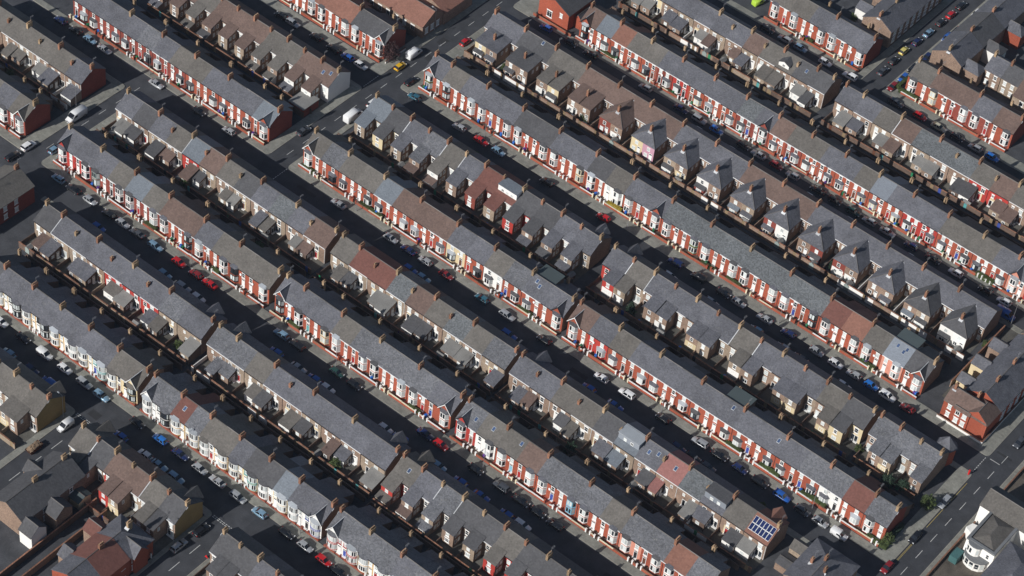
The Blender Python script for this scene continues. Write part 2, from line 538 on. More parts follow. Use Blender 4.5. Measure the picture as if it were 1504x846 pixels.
def body(parent, w, D, wf, ws, wr, eave=EAVE, ridge=RIDGEZ):
    """walls up to the roof: front face, gable ends, rear face"""
    def fn():
        vs = [(0, 0, -.2), (w, 0, -.2), (w, D, -.2), (0, D, -.2), (0, 0, eave), (w, 0, eave), (w, D, eave), (0, D, eave), (0, D / 2, ridge - .02), (w, D / 2, ridge - .02)]
        return MB().add(vs, [(0, 1, 5, 4), (1, 2, 6, 9, 5), (3, 0, 4, 8, 7), (2, 3, 7, 6)], [0, 1, 1, 2])
    return ob('wall', cached(('body', round(w, 2), round(D, 2), eave, ridge), fn, [wf, ws, wr]), parent)


def roof(parent, w, D, m, ol=0.0, orr=0.0, dz=0.0, eave=EAVE, ridge=RIDGEZ):
    sl = (ridge - eave) / (D / 2)
    o, th = .22, .13

    def fn():
        pr = [(-o, eave - o * sl + th), (D / 2, ridge + th), (D + o, eave - o * sl + th), (D + o, eave - o * sl), (D / 2, ridge - .001), (-o, eave - o * sl)]
        return MB().along_x(pr, -ol, w + orr)
    r = ob('roof', cached(('roof', round(w, 2), round(D, 2), ol, orr, eave, ridge), fn, [m]), parent, (0, 0, dz))
    ob('ridge_tiles', cached(('ridge', round(w, 2), ol, orr), lambda: MB().along_x([(-.14, -.06), (0, .06), (.14, -.06)], -ol, w + orr), [RIDGE]), r, (0, D / 2, ridge + th + .03))
    return r


def gablet(parent, xb, wd, m, wallm, verge, facing=-1, D=2 * HD, bay_proj=0.0):
    """cross gable over a bay: brick triangle, two little slopes, barge boards"""
    g = wd / 2
    za = RIDGEZ - .55
    yb = (za - EAVE) / SLOPE + .25 + (0 if facing < 0 else .8)

    def fn():
        return MB().add([(-g, -.03, EAVE - .15), (g, -.03, EAVE - .15), (0, -.03, za - .1), (-g, .5, EAVE - .15), (g, .5, EAVE - .15), (0, .5, za - .1)], [(0, 1, 2), (5, 4, 3), (0, 2, 5, 3), (1, 4, 5, 2)])

    def rf():
        mb = MB()
        G = g + .28
        ze = za - G * (za - EAVE) / g + .02
        for s in (-1, 1):
            pts = [(s * G, -.42, ze), (0, -.42, za), (0, yb, za), (s * G, max(.05, (ze - EAVE) / SLOPE + .2), ze)]
            if s > 0: pts = pts[::-1]
            mb.slab([(a, b, c + .13) for a, b, c in pts][::-1], .13)
        return mb

    def bb():
        mb = MB()
        G = g + .28
        ze = za - G * (za - EAVE) / g + .02
        for s in (-1, 1):
            p, q = Vector((s * G, -.46, ze + .06)), Vector((0, -.46, za + .06))
            mb.add([p + Vector((0, 0, -.16)), q + Vector((0, 0, -.16)), q + Vector((0, 0, .12)), p + Vector((0, 0, .12)), p + Vector((0, .07, -.16)), q + Vector((0, .07, -.16)), q + Vector((0, .07, .12)), p + Vector((0, .07, .12))],
                   [(0, 1, 2, 3), (7, 6, 5, 4), (3, 2, 6, 7), (0, 4, 5, 1), (0, 3, 7, 4), (1, 5, 6, 2)])
        return mb

    def vf():
        G = g + .28
        ze = za - G * (za - EAVE) / g + .02
        p, q = Vector((G, max(.05, (ze - EAVE) / SLOPE + .2), ze + .17)), Vector((0.05, yb, za + .17))
        mb = MB()
        for s in (1, -1):
            P = Vector((p.x * s, p.y, p.z)); Q = Vector((q.x * s, q.y, q.z))
            mb.tube(P, Q, .085, .085, 5)
        mb.tube((0, -.42, za + .17), (0, yb, za + .17), .09, .09, 5)
        return mb
    rz = 0.0 if facing < 0 else math.pi
    y0 = 0.0 if facing < 0 else D + .8
    a = ob('gable_wall', cached(('gw', wd), fn, [wallm]), parent, (xb, y0, 0), rz)
    b = ob('gable_roof', cached(('gr', wd, facing), rf, [m]), parent, (xb, y0, 0), rz)
    ob('barge_boards', cached(('gb', wd), bb, [verge]), b)
    if facing < 0: ob('flashing', cached(('gv', wd), vf, [LEAD]), b)


def skylight(parent, x, y, wd=.8, ht=1.0, m=None):
    z = EAVE + y * SLOPE + .13
    s = ob('skylight', cached(('skylight', wd, ht), lambda: MB().slab([(-wd / 2, -ht / 2, -ht / 2 * SLOPE + .10), (wd / 2, -ht / 2, -ht / 2 * SLOPE + .10), (wd / 2, ht / 2, ht / 2 * SLOPE + .10), (-wd / 2, ht / 2, ht / 2 * SLOPE + .10)], .12), [LEADG]), parent, (x, y, z))
    a, b = wd / 2 - .1, ht / 2 - .1
    ob('pane', cached(('skypane', wd, ht), lambda: MB().add([(-a, -b, -b * SLOPE + .115), (a, -b, -b * SLOPE + .115), (a, b, b * SLOPE + .115), (-a, b, b * SLOPE + .115)], [(0, 1, 2, 3)]), [m or SKYGLASS]), s)


def dish(parent, x, z, y=-.02):
    def fn():
        mb = MB()
        n = 10
        c = (0, -.42, 0)
        ring = [(.30 * math.cos(2 * math.pi * i / n), -.30 + .08 * math.sin(2 * math.pi * i / n), .34 * math.sin(2 * math.pi * i / n)) for i in range(n)]
        mb.add(ring + [(0, -.22, -.02)], [(i, (i + 1) % n, n) for i in range(n)])
        mb.add(ring + [(0, -.24, -.02)], [((i + 1) % n, i, n) for i in range(n)])
        mb.tube((0, 0, -.1), (0, -.24, -.05), .03, .03, 5)
        return mb
    ob('satellite_dish', cached(('dish',), fn, [PVC]), parent, (x, y, z))


def outrigger(parent, x0, x1, L, z0, z1, wm, rm, side=-1, D=2 * HD, wm2=None, overlap=0.0):
    """lower rear wing: side -1 projects toward -Y from y=0, +1 toward +Y from y=D; roof falls from z0 at the house to z1 at the end"""
    w = x1 - x0

    def fn():
        mb = MB()
        vs = [(0, 0, -.2), (w, 0, -.2), (w, L, -.2), (0, L, -.2), (0, 0, z0), (w, 0, z0), (w, L, z1), (0, L, z1)]
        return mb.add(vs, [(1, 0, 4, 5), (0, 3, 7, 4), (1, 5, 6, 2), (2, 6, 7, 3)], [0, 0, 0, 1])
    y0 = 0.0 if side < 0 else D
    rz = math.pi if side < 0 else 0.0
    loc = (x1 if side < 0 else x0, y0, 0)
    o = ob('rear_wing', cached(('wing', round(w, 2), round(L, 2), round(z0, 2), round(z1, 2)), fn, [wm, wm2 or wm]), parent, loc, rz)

    def rf():
        e, th = .16, .12
        sl = (z0 - z1) / L
        ov = overlap
        pts = [(-e, L + e, z1 - e * sl), (-e, -ov, z0 + ov * sl), (w + e, -ov, z0 + ov * sl), (w + e, L + e, z1 - e * sl)]
        return MB().slab([(a, b, c + th) for a, b, c in pts][::-1] if False else [(a, b, c + th) for a, b, c in pts][::-1], th)
    ob('wing_roof', cached(('wing_roof', round(w, 2), round(L, 2), round(z0, 2), round(z1, 2), overlap), rf, [rm]), o)
    return o


def gutter(parent, w, colm, y=-.29, z=None):
    z = EAVE - .23 * SLOPE + .02 if z is None else z
    ob('gutter', cached(('gutter', round(w, 2)), lambda: MB().box(0.02, w - .02, -.06, .06, -.08, .06), [colm]), parent, (0, y, z))


def downpipe(parent, x, col, y=-.06, z1=5.2):
    ob('downpipe', cached(('dp', z1), lambda: MB().tube((0, 0, .1), (0, 0, z1), .055, .055, 6), [col]), parent, (x, y, 0))


def garden(parent, w, doorx, depth, colwall, piers, h=.85, red=False, gate=True):
    """front garden: paving, low wall with a gap at the path, gate piers"""
    ob('garden_path', cached(('gpave', round(w, 2), depth), lambda: MB().box(0.0, w, -depth + .2, -.01, -.3, .13), [REDPAVE if red else GARD]), parent)
    g0, g1 = max(.25, doorx - .62), min(w - .25, doorx + .62)

    def fn():
        mb = MB()
        for a, b in ((0.02, g0), (g1, w - .02)):
            if b - a > .15:
                mb.box(a, b, -depth, -depth + .22, -.3, h - .1, 0)
                mb.box(a, b, -depth - .04, -depth + .26, h - .1, h, 1)
        return mb
    ob('garden_wall', cached(('gwall', round(w, 2), round(doorx, 2), depth, h), fn, colwall), parent)
    if piers is not None:
        for q in (g0 + .02, g1 - .02):
            ob('gate_pier', cached(('pier', h), lambda: MB().box(-.17, .17, -.17, .17, -.3, h + .32).box(-.21, .21, -.21, .21, h + .32, h + .42), [piers]), parent, (q, -depth + .11, 0))


def yard(parent, w, depth, wallm, gatem, fence=True, hh=1.75, gatex=None):
    """walled rear yard (toward -Y): paving, alley wall with coping and gate, party fence"""
    ob('yard_paving', cached(('ypave', round(w, 2), depth), lambda: MB().box(0, w, -depth + .1, -.01, -.3, .02), [YARD]), parent)
    gx = w * .3 if gatex is None else gatex

    def fn():
        mb = MB()
        for a, b in ((0, gx - .45), (gx + .45, w)):
            mb.box(a, b, -depth, -depth + .22, -.3, hh, 0)
            mb.box(a, b, -depth - .04, -depth + .26, hh, hh + .10, 1)
        mb.box(-.09, .09, -depth + .22, -.03, -.3, hh - .45, 0)
        return mb
    ob('yard_wall', cached(('ywall', round(w, 2), depth, hh, round(gx, 2)), fn, [wallm, CHIM]), parent)
    ob('yard_gate', cached(('ygate', hh), lambda: MB().box(-.45, .45, -.05, .05, 0, hh - .05), [gatem]), parent, (gx, -depth + .1, 0))


ORD = ['end', 'second', 'third', 'fourth', 'fifth', 'sixth', 'seventh', 'eighth', 'ninth', 'tenth', 'eleventh', 'twelfth', 'thirteenth', 'fourteenth', 'fifteenth',
       'sixteenth', 'seventeenth', 'eighteenth', 'nineteenth', 'twentieth', 'twenty-first', 'twenty-second', 'twenty-third', 'twenty-fourth', 'twenty-fifth',
       'twenty-sixth', 'twenty-seventh', 'twenty-eighth', 'twenty-ninth', 'thirtieth', 'thirty-first']
TERR = {}        # name -> (x0, w, n, anchor, from_end, facing, yr)


def house_label(name, i, n, roofc, wallc, extra=''):
    anchor, fe = TERR[name][3], TERR[name][4]
    k = n - 1 - i if fe else i
    return ('%s terraced house, %s roof, %s from the %s' % (WALLNAME[wallc], ROOFNAME[roofc], ORD[k], anchor)) if k else '%s terraced house, %s roof, at the %s' % (WALLNAME[wallc], ROOFNAME[roofc], anchor)


def front_row(name, x0, w_, n, yr, roofs, bays, sides, anchor, from_end=False, walls='', trims='', doors='', gd=1.95, gate='w', rear=2.9, group='', end=(True, True), hd=HD, bow=False, outr=None, dishes=.35, wl=0.0, gdark=False):
    """terrace whose bay-windowed street front faces the camera"""
    TERR[name] = (x0, w_, n, anchor, from_end, 'F', yr)
    D = 2 * hd
    for i in range(n):
        w = w_ + (wl if i == n - 1 else 0)
        rc = roofs[i % len(roofs)]
        wc = walls[i] if i < len(walls) else 'R'
        if wc == '.': wc = 'R'
        bt = bays[i] if i < len(bays) else bays[-1]
        sd = sides[i] if i < len(sides) else ('L' if i % 2 == 0 else 'R')
        tc = trims[i] if i < len(trims) and trims[i] != '.' else 'w'
        dc = doors[i] if i < len(doors) and doors[i] != '.' else RNG.choice('wwwwwwwknrb')
        h = ob('terraced_house', None, None, (x0 + i * w_, yr - hd, 0))
        h.empty_display_size = .5
        tag(h, house_label(name, i, n, rc, wc), 'house', group)
        first, last = i == 0 and end[0], i == n - 1 and end[1]
        rm = ROOF[rc]
        rearm = WALL['B']
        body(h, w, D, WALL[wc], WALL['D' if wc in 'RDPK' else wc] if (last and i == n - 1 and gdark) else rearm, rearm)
        roof(h, w, D, rm, .12 if first else 0., .12 if last else 0., RNG.uniform(0, .05))
        xb = 1.86 if not bow else 1.75
        xd = w - (1.05 if w < 5 else 1.25)
        if w < 5: xd = w - .8
        if sd == 'R': xb, xd = w - xb, w - xd
        brick = wc if wc in 'RDPK' else None
        aw = wc if wc in 'WCYK' else ('R' if bow else wc)
        lead = RNG.choice((ROOF['g'], ROOF['g'], ROOF['d'], ROOF['d'], LEADG))
        if bow:
            bay(h, xb, 2, tc, rm if RNG.random() < .7 else LEADG, wc, wc, bow=True)
            bay_m = True
            if bt in 'Gg': gablet(h, xb, 3.3, rm, WALL['W'] if wc == 'W' else WALL['C'], TRIM['w'])
            window(h, xd, 3.35, .95, 1.6, trim=tc if tc != 'w' else 'w', style='s')
        elif bt == '2' or bt == 'G':
            bay(h, xb, 2, tc, lead, wc, brick)
            if bt == 'G': gablet(h, xb, 3.5, rm, WALL[wc], TRIM['w'] if RNG.random() < .5 else DARKMETAL)
            window(h, xd, 3.2, 1.0, 1.6, style=RNG.choice('ssc'))
        else:
            bay(h, xb, 1, tc, lead, wc, None)
            window(h, xb, 3.42, 1.0, 1.45, style=RNG.choice('ssc'))
            window(h, xd, 3.42, 1.0, 1.45, style=RNG.choice('ssc'))
        door(h, xd, dc)
        gutter(h, w, TRIM['k'] if RNG.random() < .6 else PVC)
        if sd == 'R' and i < n - 1: downpipe(h, w - .05, TRIM['k'])
        if RNG.random() < dishes: dish(h, xd + (.75 if xd < w / 2 else -.75), 3.3 + RNG.random())
        # front garden
        red = bow or RNG.random() < .3
        if bow:
            garden(h, w, xd, gd, [WALL['R'], REDPAVE], None if RNG.random() < .7 else TRIM['w'], .55, True)
        else:
            r = RNG.random()
            cope = TRIM['w'] if r < .45 else (TRIM['c'] if r < .6 else CHIM)
            garden(h, w, xd, gd, [WALL['R'], cope], TRIM[RNG.choice('wwc')] if RNG.random() < .75 else WALL['R'], RNG.choice((.8, .9, 1.0)), red)
        # party chimneys where the bays meet, and at the ends
        nxt = sides[i + 1] if i + 1 < len(sides) else None
        meet = (sd == 'R' and nxt == 'L') or (i == 0 and sd == 'L' and nxt == 'L' and n > 3)
        if meet or last: chimney(h, w - (0.34 if last else 0.0), hd, RIDGEZ, rm, RNG.random() < .25, aerial=RNG.random() < .55, npots=RNG.choice((4, 5)))
        if first: chimney(h, .34, hd, RIDGEZ, rm, RNG.random() < .25, aerial=RNG.random() < .4, npots=3, ln=1.3)
        # two-storey rear wing, paired where the doors meet
        if rear:
            ow = 3.7 if w > 5 else 3.3
            a = (w - ow, w) if sd == 'L' else (0, ow)
            if (outr or {}).get(i) == 'e':      # flat-roofed extension at ridge level
                ex = ob('rear_extension', cached(('rext', round(w, 2)), lambda: MB().box(.15, w - .15, hd + .25, D + .3, -.2, 7.75), [WALL['A']]), h)
                ob('extension_roof', cached(('rextr', round(w, 2)), lambda: MB().box(0.0, w - .05, hd + .2, D + .5, 7.75, 7.9), [ROOF['e']]), ex)
            oc = (outr or {}).get(i, rc if RNG.random() < .75 else 'd')
            outrigger(h, a[0], a[1], rear, 5.38, 5.38 - rear * .60, WALL['A'], ROOF[oc], +1, D, overlap=.3)
            if RNG.random() < .55:
                chimney(h, a[1] - .01 if sd == 'L' else .35, D + rear - .8, 5.3 - rear * .5, rm, True, ln=.75, h=2.0, npots=2, wd=.6)
            ob('rear_yard_wall', cached(('rywall', round(w, 2), rear), lambda: MB().box(0, w, rear + 1.6, rear + 1.82, -.3, 1.9).box(-.1, .1, 0.02, rear + 1.6, -.3, 1.5), [WALL['A']]), h, (0, D, 0))


def dormer(parent, x0, x1, y0, zt, wallm, topm, nwin, style='flat'):
    """dormer on the camera-side slope: face at y=y0, flat top back to the ridge"""
    w = x1 - x0
    zb = EAVE + y0 * SLOPE
    if style == 'flat':
        d = ob('dormer', cached(('dormer', round(w, 2), y0, zt), lambda: MB().box(0, w, y0, HD + .1, zb - .2, zt), [wallm]), parent, (x0, 0, 0))
        ob('dormer_roof', cached(('dormer_roof', round(w, 2), y0, zt), lambda: MB().box(-.12, w + .12, y0 - .18, HD + .3, zt, zt + .14), [topm]), d)
    else:
        def fn():
            vs = [(0, y0, zb - .2), (w, y0, zb - .2), (w, y0, zt - .75), (w / 2, y0, zt), (0, y0, zt - .75), (0, HD, zt - .75), (w / 2, HD, zt), (w, HD, zt - .75), (w, HD, zb), (0, HD, zb)]
            return MB().add(vs, [(0, 1, 2, 3, 4), (1, 8, 7, 2), (0, 4, 5, 9)])
        d = ob('dormer', cached(('gdormer', round(w, 2), y0, zt), fn, [wallm]), parent, (x0, 0, 0))

        def rf():
            mb = MB()
            mb.slab([(-.15, y0 - .15, zt - .8), (w / 2, y0 - .15, zt + .03), (w / 2, HD, zt + .03), (-.15, HD, zt - .8)][::-1], .1)
            mb.slab([(w / 2, y0 - .15, zt + .03), (w + .15, y0 - .15, zt - .8), (w + .15, HD, zt - .8), (w / 2, HD, zt + .03)][::-1], .1)
            return mb
        ob('dormer_roof', cached(('gdormer_roof', round(w, 2), y0, zt), rf, [topm]), d)
    for k in range(nwin):
        window(parent, x0 + w * (k + 1) / (nwin + 1), zb + .28, .85, .95, y=y0, head=False, style='d')


def rear_windows(h, w, wc, cut=None):
    """back wall openings; cut = (a, b) range covered by a rear wing on the ground floor"""
    downpipe(h, w - .12, TRIM['k'] if RNG.random() < .7 else PVC, y=-.07)
    xs = [w * .30, w * .74]
    if RNG.random() < .5: xs = [w * .24, w * .62]
    for k, x in enumerate(xs):
        big = RNG.random() < .65 if k == 0 else RNG.random() < .5
        window(h, x, 3.0 if big else 3.3, 1.15 if big else .72, 1.5 if big else 1.0, style=RNG.choice('scd'), head=RNG.random() < .5)


def back_row(name, x0, w_, n, yr, roofs, anchor, from_end=False, walls='', style='S', yd=5.2, group='', end=(True, True), chim_odd=True, gables=(), low=0.5, alleywall='A', first_wing=1, wingL=None, feats=None, wl=0.0, gend='B'):
    """terrace seen from its yards: rear wings, yard walls and back windows face the camera"""
    TERR[name] = (x0, w_, n, anchor, from_end, 'B', yr)
    D = 2 * HD
    for i in range(n):
        w = w_ + (wl if i == n - 1 else 0)
        rc = roofs[i % len(roofs)]
        wc = walls[i] if i < len(walls) and walls[i] != '.' else RNG.choice('BBBT')
        h = ob('terraced_house', None, None, (x0 + i * w_, yr - HD, 0))
        h.empty_display_size = .5
        tag(h, house_label(name, i, n, rc, wc), 'house', group)
        first, last = i == 0 and end[0], i == n - 1 and end[1]
        rm = ROOF[rc]
        body(h, w, D, WALL[wc], WALL[gend] if (first or last) else WALL['B'], WALL['R'])
        roof(h, w, D, rm, .12 if first else 0., .12 if last else 0., RNG.uniform(0, .05))
        gutter(h, w, TRIM['k'] if RNG.random() < .5 else PVC)
        odd = (i + 1) % 2 == (1 if chim_odd else 0)
        if i < n - 1:
            if odd: chimney(h, w, HD, RIDGEZ, rm, RNG.random() < .4, aerial=RNG.random() < .6)
            elif style == 'S' and RNG.random() < .75: chimney(h, w, HD * .58, RIDGEZ - HD * .42 * SLOPE, rm, RNG.random() < .4, ln=.8, h=.95, npots=2)
            elif style in 'TP': chimney(h, w, HD - .5, RIDGEZ - .3, rm, RNG.random() < .3, ln=.85, h=1.2, npots=3)
        else:
            if last: chimney(h, w - .34, HD, RIDGEZ, rm, RNG.random() < .4, ln=1.2, npots=3, aerial=RNG.random() < .4)
        if first: chimney(h, .34, HD, RIDGEZ, rm, RNG.random() < .4, ln=1.2, npots=3)
        if i in gables: gablet(h, w * .5, 3.5, rm, WALL['R'], DARKMETAL, +1)
        wing_right = (i + first_wing) % 2 == 1      # wings pair up across every second party wall
        wingwall = RNG.choice('BBBTWWA')
        wingroof = rc if RNG.random() < .55 else RNG.choice('gdtn')
        ft = (feats or {}).get(i, '')
        if style == 'S':
            if 'x' not in ft:
                ow = RNG.choice((2.6, 3.0, 3.4, 3.8))
                L = wingL or RNG.choice((2.8, 3.4, 3.9, 4.4))
                zw = RNG.choice((0, 0, .2, .45))
                a = (w - ow, w - .03) if wing_right else (.03, ow)
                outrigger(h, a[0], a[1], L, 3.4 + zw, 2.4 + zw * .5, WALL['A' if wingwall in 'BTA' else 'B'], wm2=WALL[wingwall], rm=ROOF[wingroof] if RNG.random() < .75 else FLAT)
                window(h, sum(a) / 2, 1.0, 1.0, 1.0, y=-L, style=RNG.choice('scd'), head=False)
                if RNG.random() < .3: window(h, a[0] if not wing_right else a[1], 1.0, .01, .01, y=-L) if False else None
                if not wing_right:
                    window(h, a[1], 1.0, .9, 1.0, y=-L * .68, rz=math.pi / 2, head=False)
                    door(h, a[1], RNG.choice('wwk'), y=-L * .3, rz=math.pi / 2).scale = (.85, 1, .78)
                free = (a[1] + .9 if not wing_right else a[0] - 1.0)
                free = min(max(free, .8), w - .8)
            else:
                free = w * .5
            rear_windows(h, w, wc)
            other = free + (1.45 if free < w / 2 else -1.45)
            if ('x' in ft or abs(other - free) > 1 and .7 < other < w - .7) and not (a[0] - .5 < other < a[1] + .5 if 'x' not in ft else False): window(h, other, .9, 1.0, 1.35, style=RNG.choice('cd'), head=False)
            if RNG.random() < .5: door(h, free, big=True)
            else:
                door(h, free, RNG.choice('wwwnkr'))
            if RNG.random() < .5:
                xa = free
                ob('painted_render', cached(('prend',), lambda: MB().box(-.85, .85, -.025, 0, .05, 3.0), [WALL[RNG.choice('WWC')]]), h, (min(max(xa, .87), w - .87), 0, 0))
        elif style == 'T':
            ow = w * .56
            L = wingL or 4.0
            outrigger(h, .03, ow, L, 5.75, 4.45, WALL['B'], rm, wm2=WALL[wc], overlap=.55)
            window(h, ow * .5, 2.95, .95, 1.1, y=-L, style=RNG.choice('scd'), head=RNG.random() < .5)
            if RNG.random() < .45:
                pw = outrigger(h, .1, ow - .1, 2.0, 2.6, 2.1, WALL[RNG.choice('WBBT')], ROOF[wingroof])
                pw.location.y = -L
                window(h, ow * .5, .75, 1.4, 1.1, y=-L - 2.0, style='d', head=False)
            else:
                window(h, ow * .5, .9, 1.2, 1.2, y=-L, style=RNG.choice('scd'), head=RNG.random() < .5)
            xr = (ow + w) / 2
            window(h, xr, 3.1, 1.05, 1.5, style='s', head=RNG.random() < .5)
            window(h, xr, .8, 1.1, 1.6, style='c', head=False)
            for q in (.35, .7):          # openings down the flank of the wing
                window(h, ow + .0, 3.2, .8, 1.2, y=-L * q, rz=math.pi / 2, head=False)
                window(h, ow + .0, .9, .8, 1.3, y=-L * q, rz=math.pi / 2, head=False)
        elif style == 'P':
            ow = w * .54
            L = wingL or 3.8
            a = (w - ow, w - .02) if wing_right else (.02, ow)
            outrigger(h, a[0], a[1], L, 5.75, 4.75, WALL['B'], rm, wm2=WALL[wc], overlap=.55)
            c = sum(a) / 2
            window(h, c, 3.1, .95, 1.25, y=-L, style=RNG.choice('scd'), head=RNG.random() < .5)
            window(h, c, .8, 1.3, 1.35, y=-L, style=RNG.choice('cd'), head=False)
            if RNG.random() < low: ob('painted_render', cached(('prend2',), lambda: MB().box(-1.6, 1.6, -.025, 0, .05, 2.5), [WALL[RNG.choice('WC')]]), h, (c, -L, 0))
            xr = (a[1] + w) / 2 if not wing_right else a[0] / 2
            window(h, xr, 3.05, 1.15, 1.5, style='s', head=RNG.random() < .5)
            if RNG.random() < .5: window(h, xr, .6, 1.15, 1.9, style='c', head=False)
            else: door(h, xr, big=True)
            if not wing_right:
                window(h, ow, 3.2, .7, 1.2, y=-L * .6, rz=math.pi / 2, head=False)
        if style == 'P' or style == 'T':
            if RNG.random() < .3: dish(h, .3, 4.8)
        if 'k' in ft: skylight(h, w * .55, 2.4)
        if 'K' in ft:
            skylight(h, w * .35, 2.2); skylight(h, w * .7, 2.9)
        if 'f' in ft: dormer(h, .2, w - .2, 1.1, RIDGEZ + .1, WALL['G'], ROOF['d'], 2)
        if 'l' in ft: dormer(h, .15, w - .15, 1.3, RIDGEZ + .05, WALL['G'], LEADG, 2)
        if 'F' in ft: dormer(h, .2, w - .1, 1.3, RIDGEZ + .1, WALL['W'], ROOF['u'], 3)
        if 'g' in ft: dormer(h, w * .12, w * .72, .5, RIDGEZ - .3, WALL['W'], ROOF['d'], 1, 'gable')
        if 'v' in ft:
            ob('party_flashing', cached(('pfl',), lambda: MB().slab([(-.09, -.3, EAVE - .3 * SLOPE + .2), (.09, -.3, EAVE - .3 * SLOPE + .2), (.09, HD, RIDGEZ + .2), (-.09, HD, RIDGEZ + .2)], .08), [LEAD]), h, (w, 0, 0))
        yard(h, w, yd, WALL[alleywall if RNG.random() < .8 else RNG.choice('WBT')], TRIM[RNG.choice('ktneb')] if RNG.random() < .5 else WOODF, gatex=w * RNG.choice((.2, .8, .5)))


def hip_row(name, x0, w, npairs, yr, roofs, hips, walls, anchor, group, yd=8.6):
    """pairs of houses sharing a deep two-storey rear wing under a hipped (or plain) roof, seen from the yards"""
    n = npairs * 2
    TERR[name] = (x0, w, n, anchor, False, 'B', yr)
    D, L, a = 2 * HD, 6.0, 3.8
    for i in range(n):
        p, rightside = i // 2, i % 2 == 1
        rc, hc, wc = roofs[i], hips[p], walls[i]
        if wc == '.': wc = RNG.choice('BBBT')
        h = ob('terraced_house', None, None, (x0 + i * w, yr - HD, 0))
        h.empty_display_size = .5
        plain = hc.isupper() and hc in 'XYZQ'
        tag(h, house_label(name, i, n, rc, wc), 'house', group)
        first, last = i == 0, i == n - 1
        rm = ROOF[rc]
        body(h, w, D, WALL['B'], WALL['B'], WALL['R'])
        roof(h, w, D, rm, .12 if first else 0, .12 if last else 0, RNG.uniform(0, .04))
        gutter(h, w, PVC)
        if not rightside:
            pass
        elif not last: chimney(h, w, HD, RIDGEZ, rm, False, aerial=RNG.random() < .5)
        if first: chimney(h, .34, HD, RIDGEZ, rm)
        s = 1 if rightside else -1
        xp = 0.0 if rightside else w          # party wall of the pair
        hrc = rm if plain else ROOF[hc]
        ze = 5.15
        tanp = .66
        zt = ze + a * tanp

        def wl():
            vs = [(0, 0, -.2), (s * a, 0, -.2), (s * a, -L, -.2), (0, -L, -.2), (0, 0, ze), (s * a, 0, ze), (s * a, -L, ze), (0, -L, ze)]
            return MB().add(vs, [(1, 2, 6, 5), (2, 3, 7, 6)], [0, 1])
        if plain:
            lo, hi = ((0.02, a) if rightside else (w - a, w - .02))
            outrigger(h, lo, hi, L, 5.8, 4.95, WALL['B'], rm, wm2=WALL[wc], overlap=.6)
            if rightside: chimney(h, 0, -2.4, 5.5, rm, False, ln=.7, h=1.7, npots=2)
        else:
            wg = ob('rear_wing', cached(('hipwing', s), wl, [WALL['B'], WALL[wc]]), h, (xp, 0, 0))

            def rf():
                o = .22
                zo = ze - o * tanp
                A, Ly = s * (a + o), -L - o
                yh = -L + 3.4
                ym = (zt - EAVE) / SLOPE
                mb = MB()
                p1 = [(A, Ly, zo), (A, .15, zo), (0, ym, zt), (0, yh, zt)]
                p2 = [(0, Ly, zo), (A, Ly, zo), (0, yh, zt)]
                if s < 0: p1, p2 = p1[::-1], p2[::-1]
                mb.slab([(q[0], q[1], q[2] + .12) for q in p1], .12)
                mb.slab([(q[0], q[1], q[2] + .121) for q in p2], .12)
                return mb
            ob('wing_roof', cached(('hiproof', s), rf, [hrc]), wg)
            ob('ridge_tiles', cached(('hipridge', s), lambda: MB().tube((s * (a + .2), -L - .2, ze), (0, -L + 3.4, zt + .1), .09, .09, 5), [RIDGE]), wg)
            if s > 0: ob('flashing', cached(('hipvalley',), lambda: MB().tube((a + .2, .2, ze + .05), (.3, (zt - EAVE) / SLOPE - .3, zt - .1), .09, .09, 5), [LEAD]), wg)
            if rightside: chimney(h, 0, -L + 3.0, zt - .25, hrc, False, ln=.85, h=1.45, npots=3)
        # openings
        c = xp + s * a * .52
        window(h, c, 3.1, 1.0, 1.3, y=-L, style=RNG.choice('scd'), head=RNG.random() < .4)
        k = RNG.random()
        if k < .22:
            ob('painted_render', cached(('prend3',), lambda: MB().box(-1.7, 1.7, -.03, 0, .05, 2.45), [WALL[RNG.choice('WWC')]]), h, (c, -L, 0))
            window(h, c - .6, .8, .9, 1.2, y=-L - .03, style='d', head=False); door(h, c + .85, RNG.choice('wnk'), y=-L - .03)
        elif k < .75:
            lw = outrigger(h, c - 1.5, c + 1.5, 1.1, 2.75, 2.3, WALL[RNG.choice('BWD')], ROOF[RNG.choice('gud')])
            lw.location.y = -L
            window(h, c, .8, 1.7, 1.2, y=-L - 1.1, style='d', head=False)
        else:
            window(h, c - .7, .8, 1.1, 1.3, y=-L, style='d', head=False); door(h, c + .9, 'w', y=-L)
        xr = (a + w) / 2 if rightside else (w - a) / 2
        window(h, xr, 3.1, .9, 1.45, style='s', head=False)
        window(h, xr, .7, .85, 1.6, style='c', head=False)
        if rightside:
            for q in (1.6, 3.6):
                window(h, a, 3.0, .75, 1.2, y=-q, rz=math.pi / 2, head=False)
        yard(h, w, yd, WALL[RNG.choice('BBAW')], WOODF, gatex=w * .5, hh=2.0)


